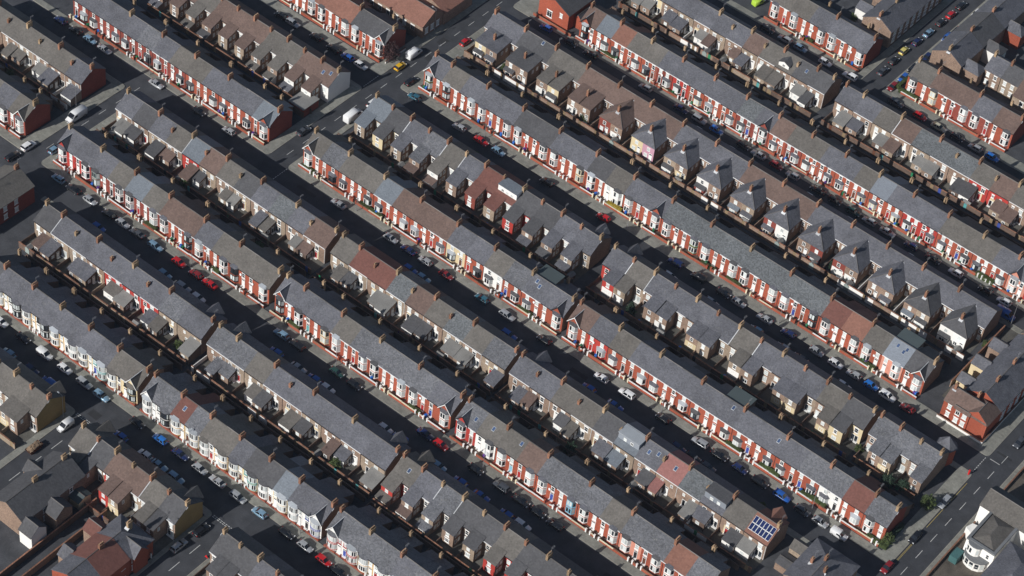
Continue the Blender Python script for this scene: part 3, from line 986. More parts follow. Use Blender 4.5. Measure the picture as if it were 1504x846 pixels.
# ------------------------------------------------------------------ the terraces
GF, GB = 'red-brick terraced houses seen from the street', 'terraced houses seen from their yards'
front_row('R0a', -92.6, 4.8, 11, -87.05, 'dggggggggtt', ['O'] * 10 + ['G'], 'RLRLRLRLRLR', 'cream gable of the bow-fronted row', True,
          walls='WCWYWYWCWCC', trims='w.k.k.w.t.k', gd=1.0, rear=4.3, bow=True, wl=0.3, group='bow-fronted houses', dishes=.1, end=(False, True))
front_row('R0b', -37.8, 4.61, 12, -87.05, 'mmRmttgddguggg'[:12].replace('dgu', 'dug'), ['G'] + ['O'] * 10 + ['G'], 'LRLRLRLRLRLR', 'white bow-fronted gable near red roof', False,
          walls='WWYCWYCCWCWW', trims='.k.....t...bk'[:12], gd=1.0, rear=4.3, bow=True, wl=1.0, group='bow-fronted houses', dishes=.1, outr={2: 'R', 8: 'u'})
front_row('R0c', 20.2, 4.61, 9, -87.05, 'mmmmgmmmm', ['G'] + ['O'] * 8, 'LRLRLRLRL', 'bow-fronted gable with red trim', False,
          walls='WWYWYWCWC', trims='rr.w.....', gd=1.0, rear=4.3, bow=True, group='bow-fronted houses', dishes=.1, end=(True, False))
back_row('R1a', -97.1, 6.17, 9, -65.4, 'dggggggmg', 'dark-roofed end by blue tarpaulin', walls='TTTBPPPTT', wl=1.75, group=GB, feats={0: 'v'}, yd=5.4, gables=(8,))
back_row('R1b', -37.9, 6.13, 9, -65.4, 'mmtgggggg', 'slate corner behind the white gable', wl=1.25, group=GB, yd=5.4, gables=(0, 8), walls='BTTBBTBBT')
back_row('R1c', 20.1, 6.08, 11, -65.4, 'tgmddtdddtg', 'half red, half white rear wall', walls='PBTBTPPBBBB', style='T', group=GB, yd=6.0, gables=(0,), feats={0: 'k', 1: 'v', 2: 'v'}, end=(True, False), wingL=3.2)
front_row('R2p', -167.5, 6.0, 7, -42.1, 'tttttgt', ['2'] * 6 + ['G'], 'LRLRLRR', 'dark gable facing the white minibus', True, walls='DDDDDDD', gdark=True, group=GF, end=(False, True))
front_row('R2a', -113.3, 6.04, 12, -42.1, 'gggtutnngttt', ['G'] + ['2'] * 11, 'LRLRLRLRLRLR', 'red gable on the minibus road', walls='PPDDDDRRRRRR', trims='..y....k..k.', doors='ww.k.w.wn...', wl=1.25, group=GF)
front_row('R2b', -37.6, 6.12, 9, -42.1, 'gggtmmmmg', ['G'] + ['2'] * 7 + ['G'], 'LLRLRLRLR', 'blue-doored gable by a passage', True, trims='k.c......', doors='wtww.wwrb', wl=1.15, group=GF)
front_row('R2c', 20.2, 6.10, 12, -42.1, 'mttnmmmtmmrm', ['G'] + ['2'] * 11, 'LRLRLRLRLRLR', 'red-painted gable beside white house', walls='PWRRRRRRKRRR', trims='.....l......', doors='nwlrb.wwknww', group=GF, end=(True, False))
back_row('RAl', -167.5, 6.0, 7, -22.2, 'ttttttg', 'dark red end wall by minibus', True, walls='TBBTBBB', gend='D', group=GB, yd=5.4, chim_odd=True, end=(False, True))
back_row('R3a', -112.6, 6.02, 12, -22.2, 'gdgtuntdgsgn', 'brown rear corner by minibus road', walls='BBTBPTBTBTBB', wl=1.25, group=GB, chim_odd=False, feats={3: 'v', 10: ''}, gables=())
back_row('R3b', -37.3, 6.12, 9, -22.2, 'tRRsntstms'.replace('stms', 'stm') + '', 'passage end beside long red roof', walls='TTBTBBTBT', wl=1.0, group=GB, chim_odd=True)
back_row('R3c', 20.2, 6.31, 12, -22.2, 'ggttdugpsgtr', 'roof with the solar panels', True, walls='BBBTBTBBBBBB', group=GB, chim_odd=False, gables=(0, 11), feats={5: 'l', 6: 'K', 7: 'k', 9: 'f'})
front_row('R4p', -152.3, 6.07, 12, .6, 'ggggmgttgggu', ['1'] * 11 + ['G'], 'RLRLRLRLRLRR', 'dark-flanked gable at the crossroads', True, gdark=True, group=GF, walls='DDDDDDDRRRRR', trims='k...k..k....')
front_row('R4a', -67.9, 6.09, 14, 1.2, 'tmttunnnggtmgg', ['G'] + ['1'] * 12 + ['G'], 'LRLRLRLRLRLRLR', 'crossroads gable near white fronts', wl=0.85, group=GF, walls='RRRRRRRRCRWRRR', trims='.k......kk....', outr={12: 'e'})
front_row('R4b', 19.7, 6.247, 15, 1.4, 'nguguggggggmmRmm'.replace('guguggg', 'gtggggg')[:15], ['G'] + ['1'] * 13 + ['2'], 'LRLRLRLRLRLRLRL', 'brown gable by a passage', gdark=True, group=GF, walls='RPRRRRRRRRRRWRR', trims='.r....k....n...', outr={7: 'e'}, hd=HD)
back_row('R5p', -140.0, 6.10, 10, 23.0, 'gntnnnttnn', 'skylit brown roof near yellow hatchback', True, walls='BBBBTTBBWW', gend='W', style='T', group=GB, yd=6.5, chim_odd=True, feats={9: 'K'})
back_row('R5a', -65.8, 6.32, 12, 22.7, 'udgmtgRRddgg', 'pale roof beside the camper van', walls='TCTBWBDTPBBT', style='T', group=GB, yd=6.6, chim_odd=False, feats={1: 'v', 3: 'v', 4: 'v', 7: 'F', 11: ''}, gables=(11,))
back_row('R5b', 14.0, 6.53, 12, 22.7, 'gtgggstgggtd'.replace('s', 'g'), 'red-painted rear wing', walls='PTBBBTTBBTBC', style='P', wl=0.6, group=GB, yd=6.4, chim_odd=False, feats={0: 'v', 1: 'v', 5: 'v', 6: 'v'}, gables=(0,))
back_row('R5c', 94.5, 5.83, 3, 22.7, 'mmm', 'dark passage near the post box', walls='BTB', style='P', group=GB, yd=5.6, chim_odd=True, low=.9)
front_row('R6p', -117.2, 6.2, 6, 47.0, 'rrrrdd', ['2'] * 5 + ['G'], 'LRLRLR', 'gable beside the purple tree', True, gdark=True, group=GF, end=(False, True))
front_row('R6', -65.6, 6.19, 26, 46.8, 'gtgggddggdtgg' + 'ssssssss' + 'RrtUd', ['G'] + ['2'] * 11 + ['G'] + ['2'] * 12 + ['G'], 'LLRLRLRLRLRLRLRLRLRLRLRLRR', 'green-trimmed crossroads gable', group=GF,
          walls='.......... '.replace(' ', 'W') + '.............K.', trims='ek......c.....e.....k.....', gd=2.2, rear=3.6, outr={24: 'e'})
hip_row('R7', -65.6, 5.42, 15, 72.5, 'ggddttnnnnnngggg' + 'nnnngggggggggg'[:14], ['Q', 'Q', 'Q', 'X', 'n', 'g', 'g', 'g', 'g', 'g', 'g', 'g', 'g', 'd', 'd'],
        'CB' + 'BB' + 'BC' + 'BB' + 'DB' + 'CV' + 'TB' + 'WB' + 'BT' + 'DW' + 'BD' + 'DB' + 'BB' + 'BT' + 'WW', 'cream rear wing by crossroads', GB)
front_row('R8', -48.4, 5.38, 28, 93.8, 'nurttgggggsg' + 'nttggtU' + 'gggtttggg', ['G'] + ['1'] * 10 + ['G'] + ['1'] * 14 + ['G', '1'], 'LRLRLRLRLRLRLRLRLRLRLRLRLRLR', 'brown gable beside red hall', group=GF,
          walls='RRRRRDPRRRDDRDRRRRRRPPRRRRKP', trims='k.k.k..c.........ccc.r..k...', gd=1.7, rear=4.6, end=(True, False))
back_row('R9a', -48.4, 5.55, 12, 117.5, 'gggggggnttdd', 'dark passage near white dormer', True, walls='CCBTBTBTBBBB', group=GB, yd=5.6, chim_odd=True, feats={9: 'g', 10: 'k'}, end=(False, True))
back_row('R9b', 21.7, 6.2, 12, 117.5, 'ggtnssstntgg', 'purple-slate corner past the passage', walls='BBTBTBBPPBBB', group=GB, yd=5.6, chim_odd=True, end=(True, False), feats={2: 'v'})
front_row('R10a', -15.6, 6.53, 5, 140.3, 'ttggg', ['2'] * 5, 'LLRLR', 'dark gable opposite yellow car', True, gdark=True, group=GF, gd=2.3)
front_row('R10b', 30.6, 6.8, 5, 141.2, 'tnngn', ['2'] * 5, 'LLRLR', 'clipped-hedge corner', gdark=True, group=GF, gd=2.3, walls='RRDDR', trims='.c...')
back_row('B1', -83.0, 5.53, 6, -108.9, 'ttgttt', 'plain ochre gable beside the skip', True, walls='BTWBTB', style='P', gend='O', group=GB, yd=7.0, chim_odd=False, end=(False, True), gables=(5,))
back_row('B2', -38.6, 5.57, 6, -109.4, 'tdnntd', 'taupe roof opposite the rubble skip', walls='TBPTTB', style='P', gend='O', group=GB, yd=7.4, chim_odd=False, feats={0: 'v', 3: 'v'}, gables=(0, 5), wingL=4.2)
back_row('B3', 5.6, 5.5, 6, -109.4, 'ddgddd', 'slate corner near the red sign', walls='BTBBTB', style='P', gend='O', group=GB, yd=7.0, chim_odd=False, end=(True, False))
# skylights and fittings seen on street-side roofs
H = {}
for o in list(C.objects):
    if o.parent is None and o.name.startswith('terraced_house'):
        H[(round(o.location.x, 1), round(o.location.y + HD, 1))] = o


def hs(name, i):
    x0, w, n, a, fe, f, yr = TERR[name]
    return H[(round(x0 + i * w, 1), round(yr, 1))]


for nm, i, x, y in [('R2c', 1, 3.2, 2.3), ('R2c', 0, 4.3, 1.9), ('R2c', 2, 4.9, 3.0), ('R4a', 12, 2.0, 3.2), ('R4a', 12, 3.3, 2.5), ('R4b', 7, 3.6, 3.2), ('R4b', 9, 4.8, 2.6), ('R6', 24, 2.0, 3.1), ('R6', 24, 4.0, 2.5), ('R6', 24, 4.5, 3.3), ('R0b', 2, 2.3, 2.3), ('R7', 3, 1.2, 3.6)]:
    skylight(hs(nm, i), x, y)
# solar panels on the last yard-side roof
p = hs('R3c', 11)
for r in range(2):
    for c in range(6):
        y0 = .55 + r * 1.52
        s = ob('solar_panel', cached(('solar',), lambda: MB().slab([(0, 0, .3), (.92, 0, .3), (.92, 1.46, .3 + 1.46 * SLOPE), (0, 1.46, .3 + 1.46 * SLOPE)], .05), [PVC]), p, (.32 + c * .96, y0, EAVE + y0 * SLOPE))
        ob('solar_cells', cached(('solarc',), lambda: MB().add([(.05, .05, .305 + .05 * SLOPE), (.87, .05, .305 + .05 * SLOPE), (.87, 1.41, .305 + 1.41 * SLOPE), (.05, 1.41, .305 + 1.41 * SLOPE)], [(0, 1, 2, 3)]), [SOLAR]), s)

# ------------------------------------------------------------------ corner and cross-road buildings
def building(name, label, x0, x1, y0, y1, axis, eave, ridge, wallc, roofc, hip=(0, 0), wins=(), chims=(), wings=(), rz=0.0, piv=None, cat='house', trim='w', flat=False):
    """free-standing or corner building; wings are extra ranges (x0, x1, y0, y1, axis, eave, ridge, wall, roof, hip)"""
    root = ob(name, None, None, ((x0 + x1) / 2, (y0 + y1) / 2, 0), rz)
    root.empty_display_size = .5
    tag(root, label, cat)
    ox, oy = (x0 + x1) / 2, (y0 + y1) / 2
    for k, (a0, a1, b0, b1, ax, ev, rg, wc, rc, hp) in enumerate([(x0, x1, y0, y1, axis, eave, ridge, wallc, roofc, hip)] + list(wings)):
        a0, a1, b0, b1 = a0 - ox, a1 - ox, b0 - oy, b1 - oy
        mb = MB()
        if ax == 'x': c = [(a0, b0), (a1, b0), (a1, b1), (a0, b1)]
        else: c = [(a1, b0), (a1, b1), (a0, b1), (a0, b0)]
        mb.prism(c, -.2, ev, 0, top=False)
        P = [Vector(q) for q in c]
        L = (P[1] - P[0]).length
        W = (P[3] - P[0]).length
        u, v = (P[1] - P[0]) / L, (P[3] - P[0]) / W
        o = .3
        sl = (rg - ev) / (W / 2)
        e = [(P[0] - v * o - u * (o if hp[0] else .12), ev - o * sl), (P[1] - v * o + u * (o if hp[1] else .12), ev - o * sl), (P[2] + v * o + u * (o if hp[1] else .12), ev - o * sl), (P[3] + v * o - u * (o if hp[0] else .12), ev - o * sl)]
        m0 = P[0] + v * W / 2; m1 = P[1] + v * W / 2
        h0 = min(L * .45, W * .48) if hp[0] else -.12
        h1 = min(L * .45, W * .48) if hp[1] else -.12
        r0, r1 = m0 + u * h0, m1 - u * h1
        if flat:
            mb.add([(p.x, p.y, ev) for p in P], [(0, 1, 2, 3)], 0)
        if not hp[0]: mb.add([(P[3].x, P[3].y, ev), (P[0].x, P[0].y, ev), (m0.x, m0.y, rg - .02)], [(0, 1, 2)], 0)
        if not hp[1]: mb.add([(P[1].x, P[1].y, ev), (P[2].x, P[2].y, ev), (m1.x, m1.y, rg - .02)], [(0, 1, 2)], 0)
        ob('wall', mb.mesh('wall', [WALL[wc]]), root)
        rb = MB()
        t = .13
        E4 = [(q.x, q.y, z + t) for q, z in e]
        R0, R1 = (r0.x, r0.y, rg + t), (r1.x, r1.y, rg + t)
        rb.slab([E4[0], E4[1], R1, R0], t); rb.slab([E4[2], E4[3], R0, R1], t)
        if hp[0]: rb.slab([E4[3], E4[0], R0], t)
        if hp[1]: rb.slab([E4[1], E4[2], R1], t)
        r = ob('roof', rb.mesh('roof', [ROOF[rc]]), root)
        ob('ridge_tiles', MB().tube(R0, R1, .11, .11, 5).mesh('ridge_tiles', [RIDGE]), r)
    for (face, x, y, z, wd, ht) in wins:
        rzz = {'s': 0, 'e': math.pi / 2, 'n': math.pi, 'w': -math.pi / 2}[face]
        window(root, x - ox, z, wd, ht, y=y - oy, rz=rzz, trim=trim, style='c' if wd > 1.05 else 's')
    for (x, y, z, ln) in chims:
        chimney(root, x - ox, y - oy, z, ROOF[roofc], RNG.random() < .2, ln=ln, h=1.2, npots=3, aerial=RNG.random() < .4)
    return root


# left edge: corner house along the minibus road, with a blue tarpaulin
b = building('corner_house', 'taupe-roofed corner house with blue tarpaulin, beside the minibus road', -116.5, -106.0, -84, -61.5, 'y', 5.6, 8.4, 'D', 't',
             wins=[('e', -106, -82 + k * 3.6, z, 1.1, 1.4) for k in range(5) for z in (.9, 3.5)] + [('n', -113.5, -61.5, 3.4, 1.1, 1.5)], chims=[(-111.3, -62.2, 8.3, 1.3), (-111.3, -74, 8.3, 1.3)])
ob('tarpaulin', MB().slab([(2.6, 8.6, 7.05), (5.45, 8.6, 5.52), (5.45, 11.3, 5.52), (2.6, 11.3, 7.05)], .06).mesh('tarpaulin', [mat('blue_tarpaulin', (.04, .12, .42), .5, .2, .3)]), b)
# houses on the camera side of the bow-fronted street
building('corner_house', 'broad dark-roofed house facing the rubble skip road', -39.4, -29.5, -136.5, -117.8, 'y', 5.7, 8.6, 'B', 'd', hip=(0, 0), wins=[('e', -29.5, -134 + 4 * k, z, 1.0, 1.4) for k in range(4) for z in (.9, 3.5)], chims=[(-34.4, -119.2, 8.5, 1.3), (-34.4, -128, 8.5, 1.4)],
         wings=[(-40.6, -34.2, -126.0, -122.6, 'x', 5.7, 7.6, 'B', 'd', (0, 0)), (-29.5, -25.6, -130.2, -125.4, 'x', 4.7, 6.6, 'B', 'd', (0, 0)), (-29.5, -25.6, -137.6, -133.2, 'x', 4.7, 6.6, 'W', 'd', (0, 0)), (-29.5, -26.4, -122.6, -119.0, 'x', 2.6, 3.3, 'C', 'e', (0, 0))])
building('corner_house', 'red-and-grey-roofed house with gabled bay facing the crossing', -15.5, -5.6, -141, -120.2, 'y', 5.7, 8.5, 'R', 'g', hip=(0, 1), wins=[('e', -5.6, -139 + 3.2 * k, z, 1.1, 1.4) for k in range(6) for z in (.9, 3.5)], chims=[(-10.5, -122.5, 8.5, 1.3), (-10.5, -131, 8.5, 1.4)],
         wings=[(-10.4, -4.7, -126.6, -122.8, 'x', 5.6, 7.7, 'R', 'g', (0, 0)), (-19.4, -15.5, -128, -124, 'x', 4.8, 6.4, 'B', 'R', (0, 0)), (-18.4, -15.5, -136.5, -132.6, 'x', 4.6, 6.2, 'B', 'g', (0, 0)), (-15.62, -5.48, -135.2, -127.6, 'y', 5.71, 8.56, 'R', 'R', (0, 0))])
# bottom edge by the solar roof
building('corner_house', 'slate-roofed corner house with tall chimneys below the solar roof', 103.5, 114.8, -31, -17.2, 'y', 5.8, 8.6, 'B', 'g', hip=(0, 1), chims=[(106.8, -25.2, 7.9, .8), (109.0, -23.0, 8.5, 1.2), (110.6, -25.6, 8.2, .9)], wins=[('w', 103.5, -23, 3.4, 1.0, 1.4)],
         wings=[(99.6, 103.5, -22.4, -19.2, 'x', 4.4, 5.6, 'T', 't', (0, 0)), (99.0, 103.5, -26.8, -23.2, 'x', 2.6, 3.2, 'B', 'd', (0, 0))])
# right edge
building('corner_house', 'red-brick corner house with broad gable and brown tiled roof', 102.2, 114.0, 40.4, 46.4, 'x', 5.6, 8.2, 'R', 'n', hip=(0, 1), wins=[('s', 104.0, 40.4, z, 1.0, 1.4) for z in (.9, 3.5)] + [('s', x, 40.05, z, 1.15, 1.5) for x in (106.5, 108.4) for z in (.9, 3.5)] + [('e', 114.0, 42.6, z, 1.6, 1.5) for z in (.9, 3.5)],
         chims=[(103.0, 43.4, 8.1, 1.0), (108.5, 45.2, 7.6, 1.0)], wings=[(105.3, 109.6, 40.05, 40.45, 'x', 5.7, 6.0, 'R', 'n', (0, 0)), (108.2, 114.3, 40.42, 47.5, 'y', 5.6, 8.1, 'R', 'n', (0, 1))])
building('corner_house', 'dark slate-roofed row turning the main road corner', 104.6, 114.4, 46.6, 72, 'y', 5.8, 8.6, 'R', 'g', wins=[('e', 114.4, 49 + 3.6 * k, z, 1.5, 1.5) for k in range(6) for z in (.9, 3.5)], chims=[(109.5, 52, 8.5, 1.3), (109.5, 60, 8.5, 1.3)],
         wings=[(100.6, 104.6, 49.2, 52.6, 'x', 4.6, 6.0, 'C', 'g', (0, 0)), (100.4, 104.6, 56.4, 60.2, 'x', 4.8, 6.3, 'C', 'g', (0, 0)), (100.6, 104.6, 64.4, 68.2, 'x', 4.8, 6.3, 'B', 'g', (0, 0))])
building('corner_house', 'taupe and slate roofed row along the main road end', 104.8, 114.6, 73, 100, 'y', 5.8, 8.6, 'B', 't', wins=[('e', 114.6, 75 + 4 * k, z, 1.3, 1.5) for k in range(5) for z in (.9, 3.5)], chims=[(109.7, 78, 8.5, 1.3), (109.7, 88, 8.5, 1.3)])
# white villa with curved bays across the main road
vo = ob('villa', None, None, (132, 15, 0)); vo.empty_display_size = .5
tag(vo, 'white rendered villa with parapet, curved bays and hipped roofs beside main road', 'house')


def vpoly(name, poly, z0, z1, m, parent=None):
    return ob(name, MB().prism([(a - 132, b_ - 15) for a, b_ in poly], z0, z1, top=True).mesh(name, [m]), parent or vo)


def arc(cx, cy, rx, ry, n=10):
    return [(cx - rx * math.cos(math.pi * i / n), cy - ry * math.sin(math.pi * i / n)) for i in range(n + 1)]


def rect(a, b_, c, d): return [(a, b_), (c, b_), (c, d), (a, d)]


def vroof(name, x0, x1, y0, y1, z, h, m, inset=None):
    cx_, cy_ = (x0 + x1) / 2 - 132, (y0 + y1) / 2 - 15
    lx, ly = (x1 - x0) / 2, (y1 - y0) / 2
    r = max(0.0, lx - ly), max(0.0, ly - lx)
    p = [(cx_ - lx, cy_ - ly, z), (cx_ + lx, cy_ - ly, z), (cx_ + lx, cy_ + ly, z), (cx_ - lx, cy_ + ly, z), (cx_ - r[0], cy_ - r[1], z + h), (cx_ + r[0], cy_ + r[1], z + h)]
    f = [(0, 1, 5, 4), (1, 2, 5), (2, 3, 4, 5), (3, 0, 4)] if r[0] >= r[1] else [(0, 1, 4), (1, 2, 5, 4), (2, 3, 5), (3, 0, 4, 5)]
    return ob(name, MB().add(p, f).mesh(name, [m]), vo)


def vpanes(parent, pts, rows, a=.18):
    for k in range(len(pts) - 1):
        A, B = Vector(pts[k]) - Vector((132, 15)), Vector(pts[k + 1]) - Vector((132, 15))
        d = B - A
        nn = Vector((d.y, -d.x)).normalized() * .03
        A2, B2 = A + d * a + nn, A + d * (1 - a) + nn
        for z0, z1 in rows:
            ob('pane', MB().add([(A2.x, A2.y, z0), (B2.x, B2.y, z0), (B2.x, B2.y, z1), (A2.x, A2.y, z1)], [(0, 1, 2, 3)]).mesh('pane', [GLASS if RNG.random() < .7 else NET]), parent)


VW = WALL['W']
# rear range under a taupe gabled roof
vpoly('wall', rect(126.1, 17.6, 148, 25.0), -.2, 6.25, VW)
rr = MB().along_x([(17.3 - 15, 6.2), (21.3 - 15, 8.75), (25.3 - 15, 6.2), (25.3 - 15, 6.05), (21.3 - 15, 8.6), (17.3 - 15, 6.05)], -6.05, 16.2)
rf_ = ob('roof', rr.mesh('roof', [ROOF['t']]), vo)
ob('ridge_tiles', MB().tube((-6.05, 6.3, 8.78), (16.2, 6.3, 8.78), .12, .12, 6).mesh('ridge_tiles', [RIDGE]), rf_)
ob('gable_wall', MB().add([(-5.9, 2.6, 6.2), (-5.9, 10.0, 6.2), (-5.9, 6.3, 8.6)], [(0, 1, 2)]).mesh('gable_wall', [VW]), vo)
# parapeted front range with a shallow pyramid roof
fb = vpoly('wall', rect(128.9, 7.0, 136.4, 17.6), -.2, 5.7, VW)
for q in (rect(128.85, 6.95, 129.55, 17.6), rect(135.75, 6.95, 136.45, 17.6), rect(129.55, 6.95, 135.75, 7.65)):
    vpoly('parapet', q, 5.7, 6.25, mat('parapet_grey', (.16, .165, .17), .8, .15, .2))
vroof('roof', 129.5, 135.8, 7.6, 17.5, 5.78, 1.15, ROOF['t'])
# two-storey bow and the planted ground-floor bow
b2 = arc(131.4, 7.0, 1.75, 1.25, 6)
w2 = vpoly('bay', b2, 2.9, 5.85, VW)
vpoly('bay_roof', [(131.4 + (a - 131.4) * 1.1, 7 + (q - 7) * 1.12) for a, q in b2], 5.85, 6.1, mat('parapet_grey', (.16, .165, .17)), w2)
vpanes(w2, [b2[1], b2[2]] , [(3.6, 5.1)]); vpanes(w2, [b2[2], b2[3]], [(3.6, 5.1)]); vpanes(w2, [b2[4], b2[5]], [(3.6, 5.1)])
b1 = arc(132.6, 7.0, 3.1, 2.5, 7)
w1 = vpoly('bay', b1, -.2, 2.75, VW)
vpoly('bay_roof', [(132.6 + (a - 132.6) * 1.05, 7 + (q - 7) * 1.06) for a, q in b1], 2.75, 2.95, mat('parapet_grey', (.16, .165, .17)), w1)
vpanes(w1, b1[0:8], [(.85, 1.45), (1.55, 2.4)], .14)
window(vo, 134.9 - 132, 3.4, .85, 1.5, y=7.0 - 15, trim='w', style='s', head=False)
window(vo, 129.4 - 132 + .3, 3.4, .5, 1.3, y=7.0 - 15, trim='w', style='s', head=False)
for q in (9.0, 11.5, 14.0): window(vo, 128.9 - 132, 3.4, .9, 1.4, y=q - 15, rz=-math.pi / 2, head=False)
# curved lean-to beside the pavement
vpoly('side_wing', [(126.3, 12.2), (128.9, 11.0), (128.9, 14.6), (126.9, 14.2)], -.2, 3.0, VW)
# right-hand range with a slate hipped roof and its own bow
vpoly('wall', rect(137.2, -2.0, 148, 13.0), -.2, 5.9, VW)
vroof('roof', 136.9, 148.3, -2.3, 13.3, 5.95, 2.3, ROOF['g'])
b3 = arc(140.8, -2.0, 2.2, 1.5, 8)
w3 = vpoly('bay', b3, -.2, 5.7, VW)
vpoly('bay_roof', [(140.8 + (a - 140.8) * 1.1, -2 + (q + 2) * 1.1) for a, q in b3], 5.7, 5.95, LEADG, w3)
vpanes(w3, b3[0:9:2], [(.9, 2.5), (3.5, 5.0)])
for q in (1.0, 4.5, 8.5): window(vo, 137.2 - 132, 3.4, 1.0, 1.4, y=q - 15, rz=-math.pi / 2, head=False)
vpoly('lean_to', rect(127.6, 3.2, 129.6, 6.4), -.2, 2.1, mat('green_timber', (.05, .12, .12), .7, .2, .2))
# top edge
building('hall', 'low brown-roofed brick hall at the crossroads corner', -112, -78.4, 56.8, 66.5, 'x', 4.2, 7.0, 'B', 'r', wins=[('s', -82 - 3 * k, 56.8, 1.1, 1.3, 1.8) for k in range(6)] + [('e', -78.4, 58.5 + 2.4 * k, 1.1, 1.2, 1.8) for k in range(3)],
         wings=[(-91, -78.0, 65.5, 78, 'y', 4.4, 7.2, 'B', 'r', (0, 0))])
building('hall', 'red-brick hall with dark roof past the crossroads', -62.5, -52.0, 88.6, 99, 'y', 5.4, 8.0, 'R', 'd', wins=[('s', -58.6, 88.6, 1.2, 1.8, 2.2), ('s', -54.6, 88.6, 3.2, .9, 1.3)], wings=[(-52.0, -49.6, 91.5, 99, 'y', 3.2, 4.6, 'R', 'g', (0, 0))])
building('corner_house', 'brown-brick gable house on the road with the yellow car', 7.6, 17.2, 148.6, 178, 'y', 5.8, 8.6, 'B', 'g', wins=[('e', 17.2, 151 + 3.4 * k, z, 1.5, 1.6) for k in range(8) for z in (.9, 3.5)], chims=[(12.4, 149.4, 8.5, 1.4), (12.4, 158, 8.5, 1.4)],
         wings=[(3.2, 7.6, 152, 156, 'x', 4.8, 6.2, 'W', 'g', (0, 0)), (3.2, 7.6, 162, 166, 'x', 4.8, 6.2, 'B', 'g', (0, 0))])
for k, (y0, y1, rc, lab) in enumerate([(150.5, 162, 'g', 'slate-roofed brick gable house facing parked cars near clipped hedge'), (162.2, 174, 'd', 'dark-roofed house two doors along from clipped hedge corner'), (174.2, 188, 'g', 'slate-roofed house at the far end of parked car road')]):
    building('corner_house', lab, 29.8, 39.4, y0, y1, 'y', 5.8, 8.6, 'B', rc, wins=[('w', 29.8, y0 + 2 + 3 * q, z, 1.3, 1.5) for q in range(3) for z in (.9, 3.5)], chims=[(34.6, y0 + .7, 8.5, 1.4)],
             wings=[(39.4, 44.5, y0 + 1.2, y0 + 5.4, 'x', 4.9, 6.6, 'BWR'[k], rc, (0, 1))])
building('hall', 'brown-gabled brick building behind the hedge-corner terrace', 56, 75, 151.5, 163, 'x', 5.0, 8.4, 'T', 'n', wins=[('s', 59 + 4 * q, 151.5, 2.8, 1.2, 1.4) for q in range(4)])
for k, (x0, x1, wc, rc, lab) in enumerate([(44.5, 49.8, 'B', 'g', 'small brick rear house between hedge corner and brown gable'), (50.0, 55.4, 'T', 'd', 'small tan rear house beside the brown-gabled building')]):
    building('terraced_house', lab, x0, x1, 155, 163, 'x', 5.5, 8.1, wc, rc, wins=[('s', x0 + 1.4 + 2.4 * q, 155, z, 1.0, 1.3) for q in range(2) for z in (.9, 3.4)], chims=[(x0 + .5, 159, 8.1, 1.2)])
building('terraced_house', 'far slate terrace along the top street', -60, -14, 158, 167, 'x', 5.5, 8.2, 'B', 'g', wins=[('s', -57 + 4.4 * q, 158, z, 1.0, 1.3) for q in range(10) for z in (.9, 3.5)], chims=[(-40, 162.5, 8.2, 1.4), (-28, 162.5, 8.2, 1.4)])

def free_wall(x0, y0, x1, y1, h, wc, label, th=.22):
    d = Vector((x1 - x0, y1 - y0)); L = d.length
    o = ob('boundary_wall', None, None, (x0, y0, 0), math.atan2(d.y, d.x)); o.empty_display_size = .3
    tag(o, label, 'wall')
    ob('wall_face', MB().box(0, L, -th / 2, th / 2, -.3, h).mesh('wall_face', [WALL[wc]]), o)
    ob('coping', MB().box(-.03, L + .03, -th / 2 - .05, th / 2 + .05, h, h + .1).mesh('coping', [CHIM]), o)


free_wall(-25.0, -165, -25.0, -118.6, 2.0, 'A', 'long brick wall along the alley by red-painted wing')
free_wall(-21.0, -165, -21.0, -119.4, 2.0, 'B', 'brick wall between alley and red-and-grey-roofed house')
free_wall(-41.0, -119.0, -29.8, -119.0, 1.8, 'W', 'pale wall between broad dark-roofed house and its neighbours')
free_wall(99.2, 50.0, 99.2, 76.0, 2.0, 'B', 'alley wall behind the dark slate main road row')
free_wall(102.0, 39.2, 114.8, 39.2, .9, 'W', 'low white wall before red-brick corner house')
free_wall(114.9, 39.2, 114.9, 70.0, .9, 'W', 'low pale wall along the main road row')
free_wall(126.6, -40, 126.6, 16.8, 1.0, 'B', 'low brick wall before the white villa')
free_wall(126.6, 26.4, 126.6, 80, 1.0, 'B', 'low brick wall past the white villa')
free_wall(-63.0, 87.2, -49.6, 87.2, .9, 'R', 'low red wall before the red-brick hall')
free_wall(-78.6, 41.6, -78.6, 50, .8, 'W', 'low white wall around the purple tree garden')
struct('garden_paving', MB().box(126.8, 150, -45, 16.5, -.3, .02), mat('garden_paving', (.10, .085, .07), .95, .5, .5))
struct('garden_paving', MB().box(126.8, 150, 26, 90, -.3, .02), mat('garden_paving', (.10, .085, .07), .95, .5, .5))
struct('yard_ground', MB().box(99.4, 104.4, 46, 78, -.3, .015), YARD)
gb = ob('garage', None, None, (-82.2, 12.6, 0)); gb.empty_display_size = .3
tag(gb, 'flat-roofed brick garage beside the main crossroads', 'garage')
ob('wall', MB().box(-2.6, 2.6, -3.0, 3.0, -.2, 2.7).mesh('wall', [WALL['D']]), gb)
ob('roof', MB().box(-2.8, 2.8, -3.2, 3.2, 2.7, 2.92).mesh('roof', [FLAT]), gb)
ob('garage_door', MB().box(-1.3, 1.3, -3.05, -2.99, 0, 2.2).mesh('garage_door', [TRIM['n']]), gb)
lasth = hs('R5c', 2)
ob('turret_wall', MB().prism([(2.2, 8.8), (5.9, 8.8), (6.6, 10.6), (5.4, 12.0), (3.0, 12.0), (1.8, 10.6)], -.2, 5.6).mesh('turret_wall', [WALL['R']]), lasth)
tr = MB()
ring = [(1.9, 8.2), (6.1, 8.2), (7.0, 10.6), (5.6, 12.35), (2.8, 12.35), (1.4, 10.6)]
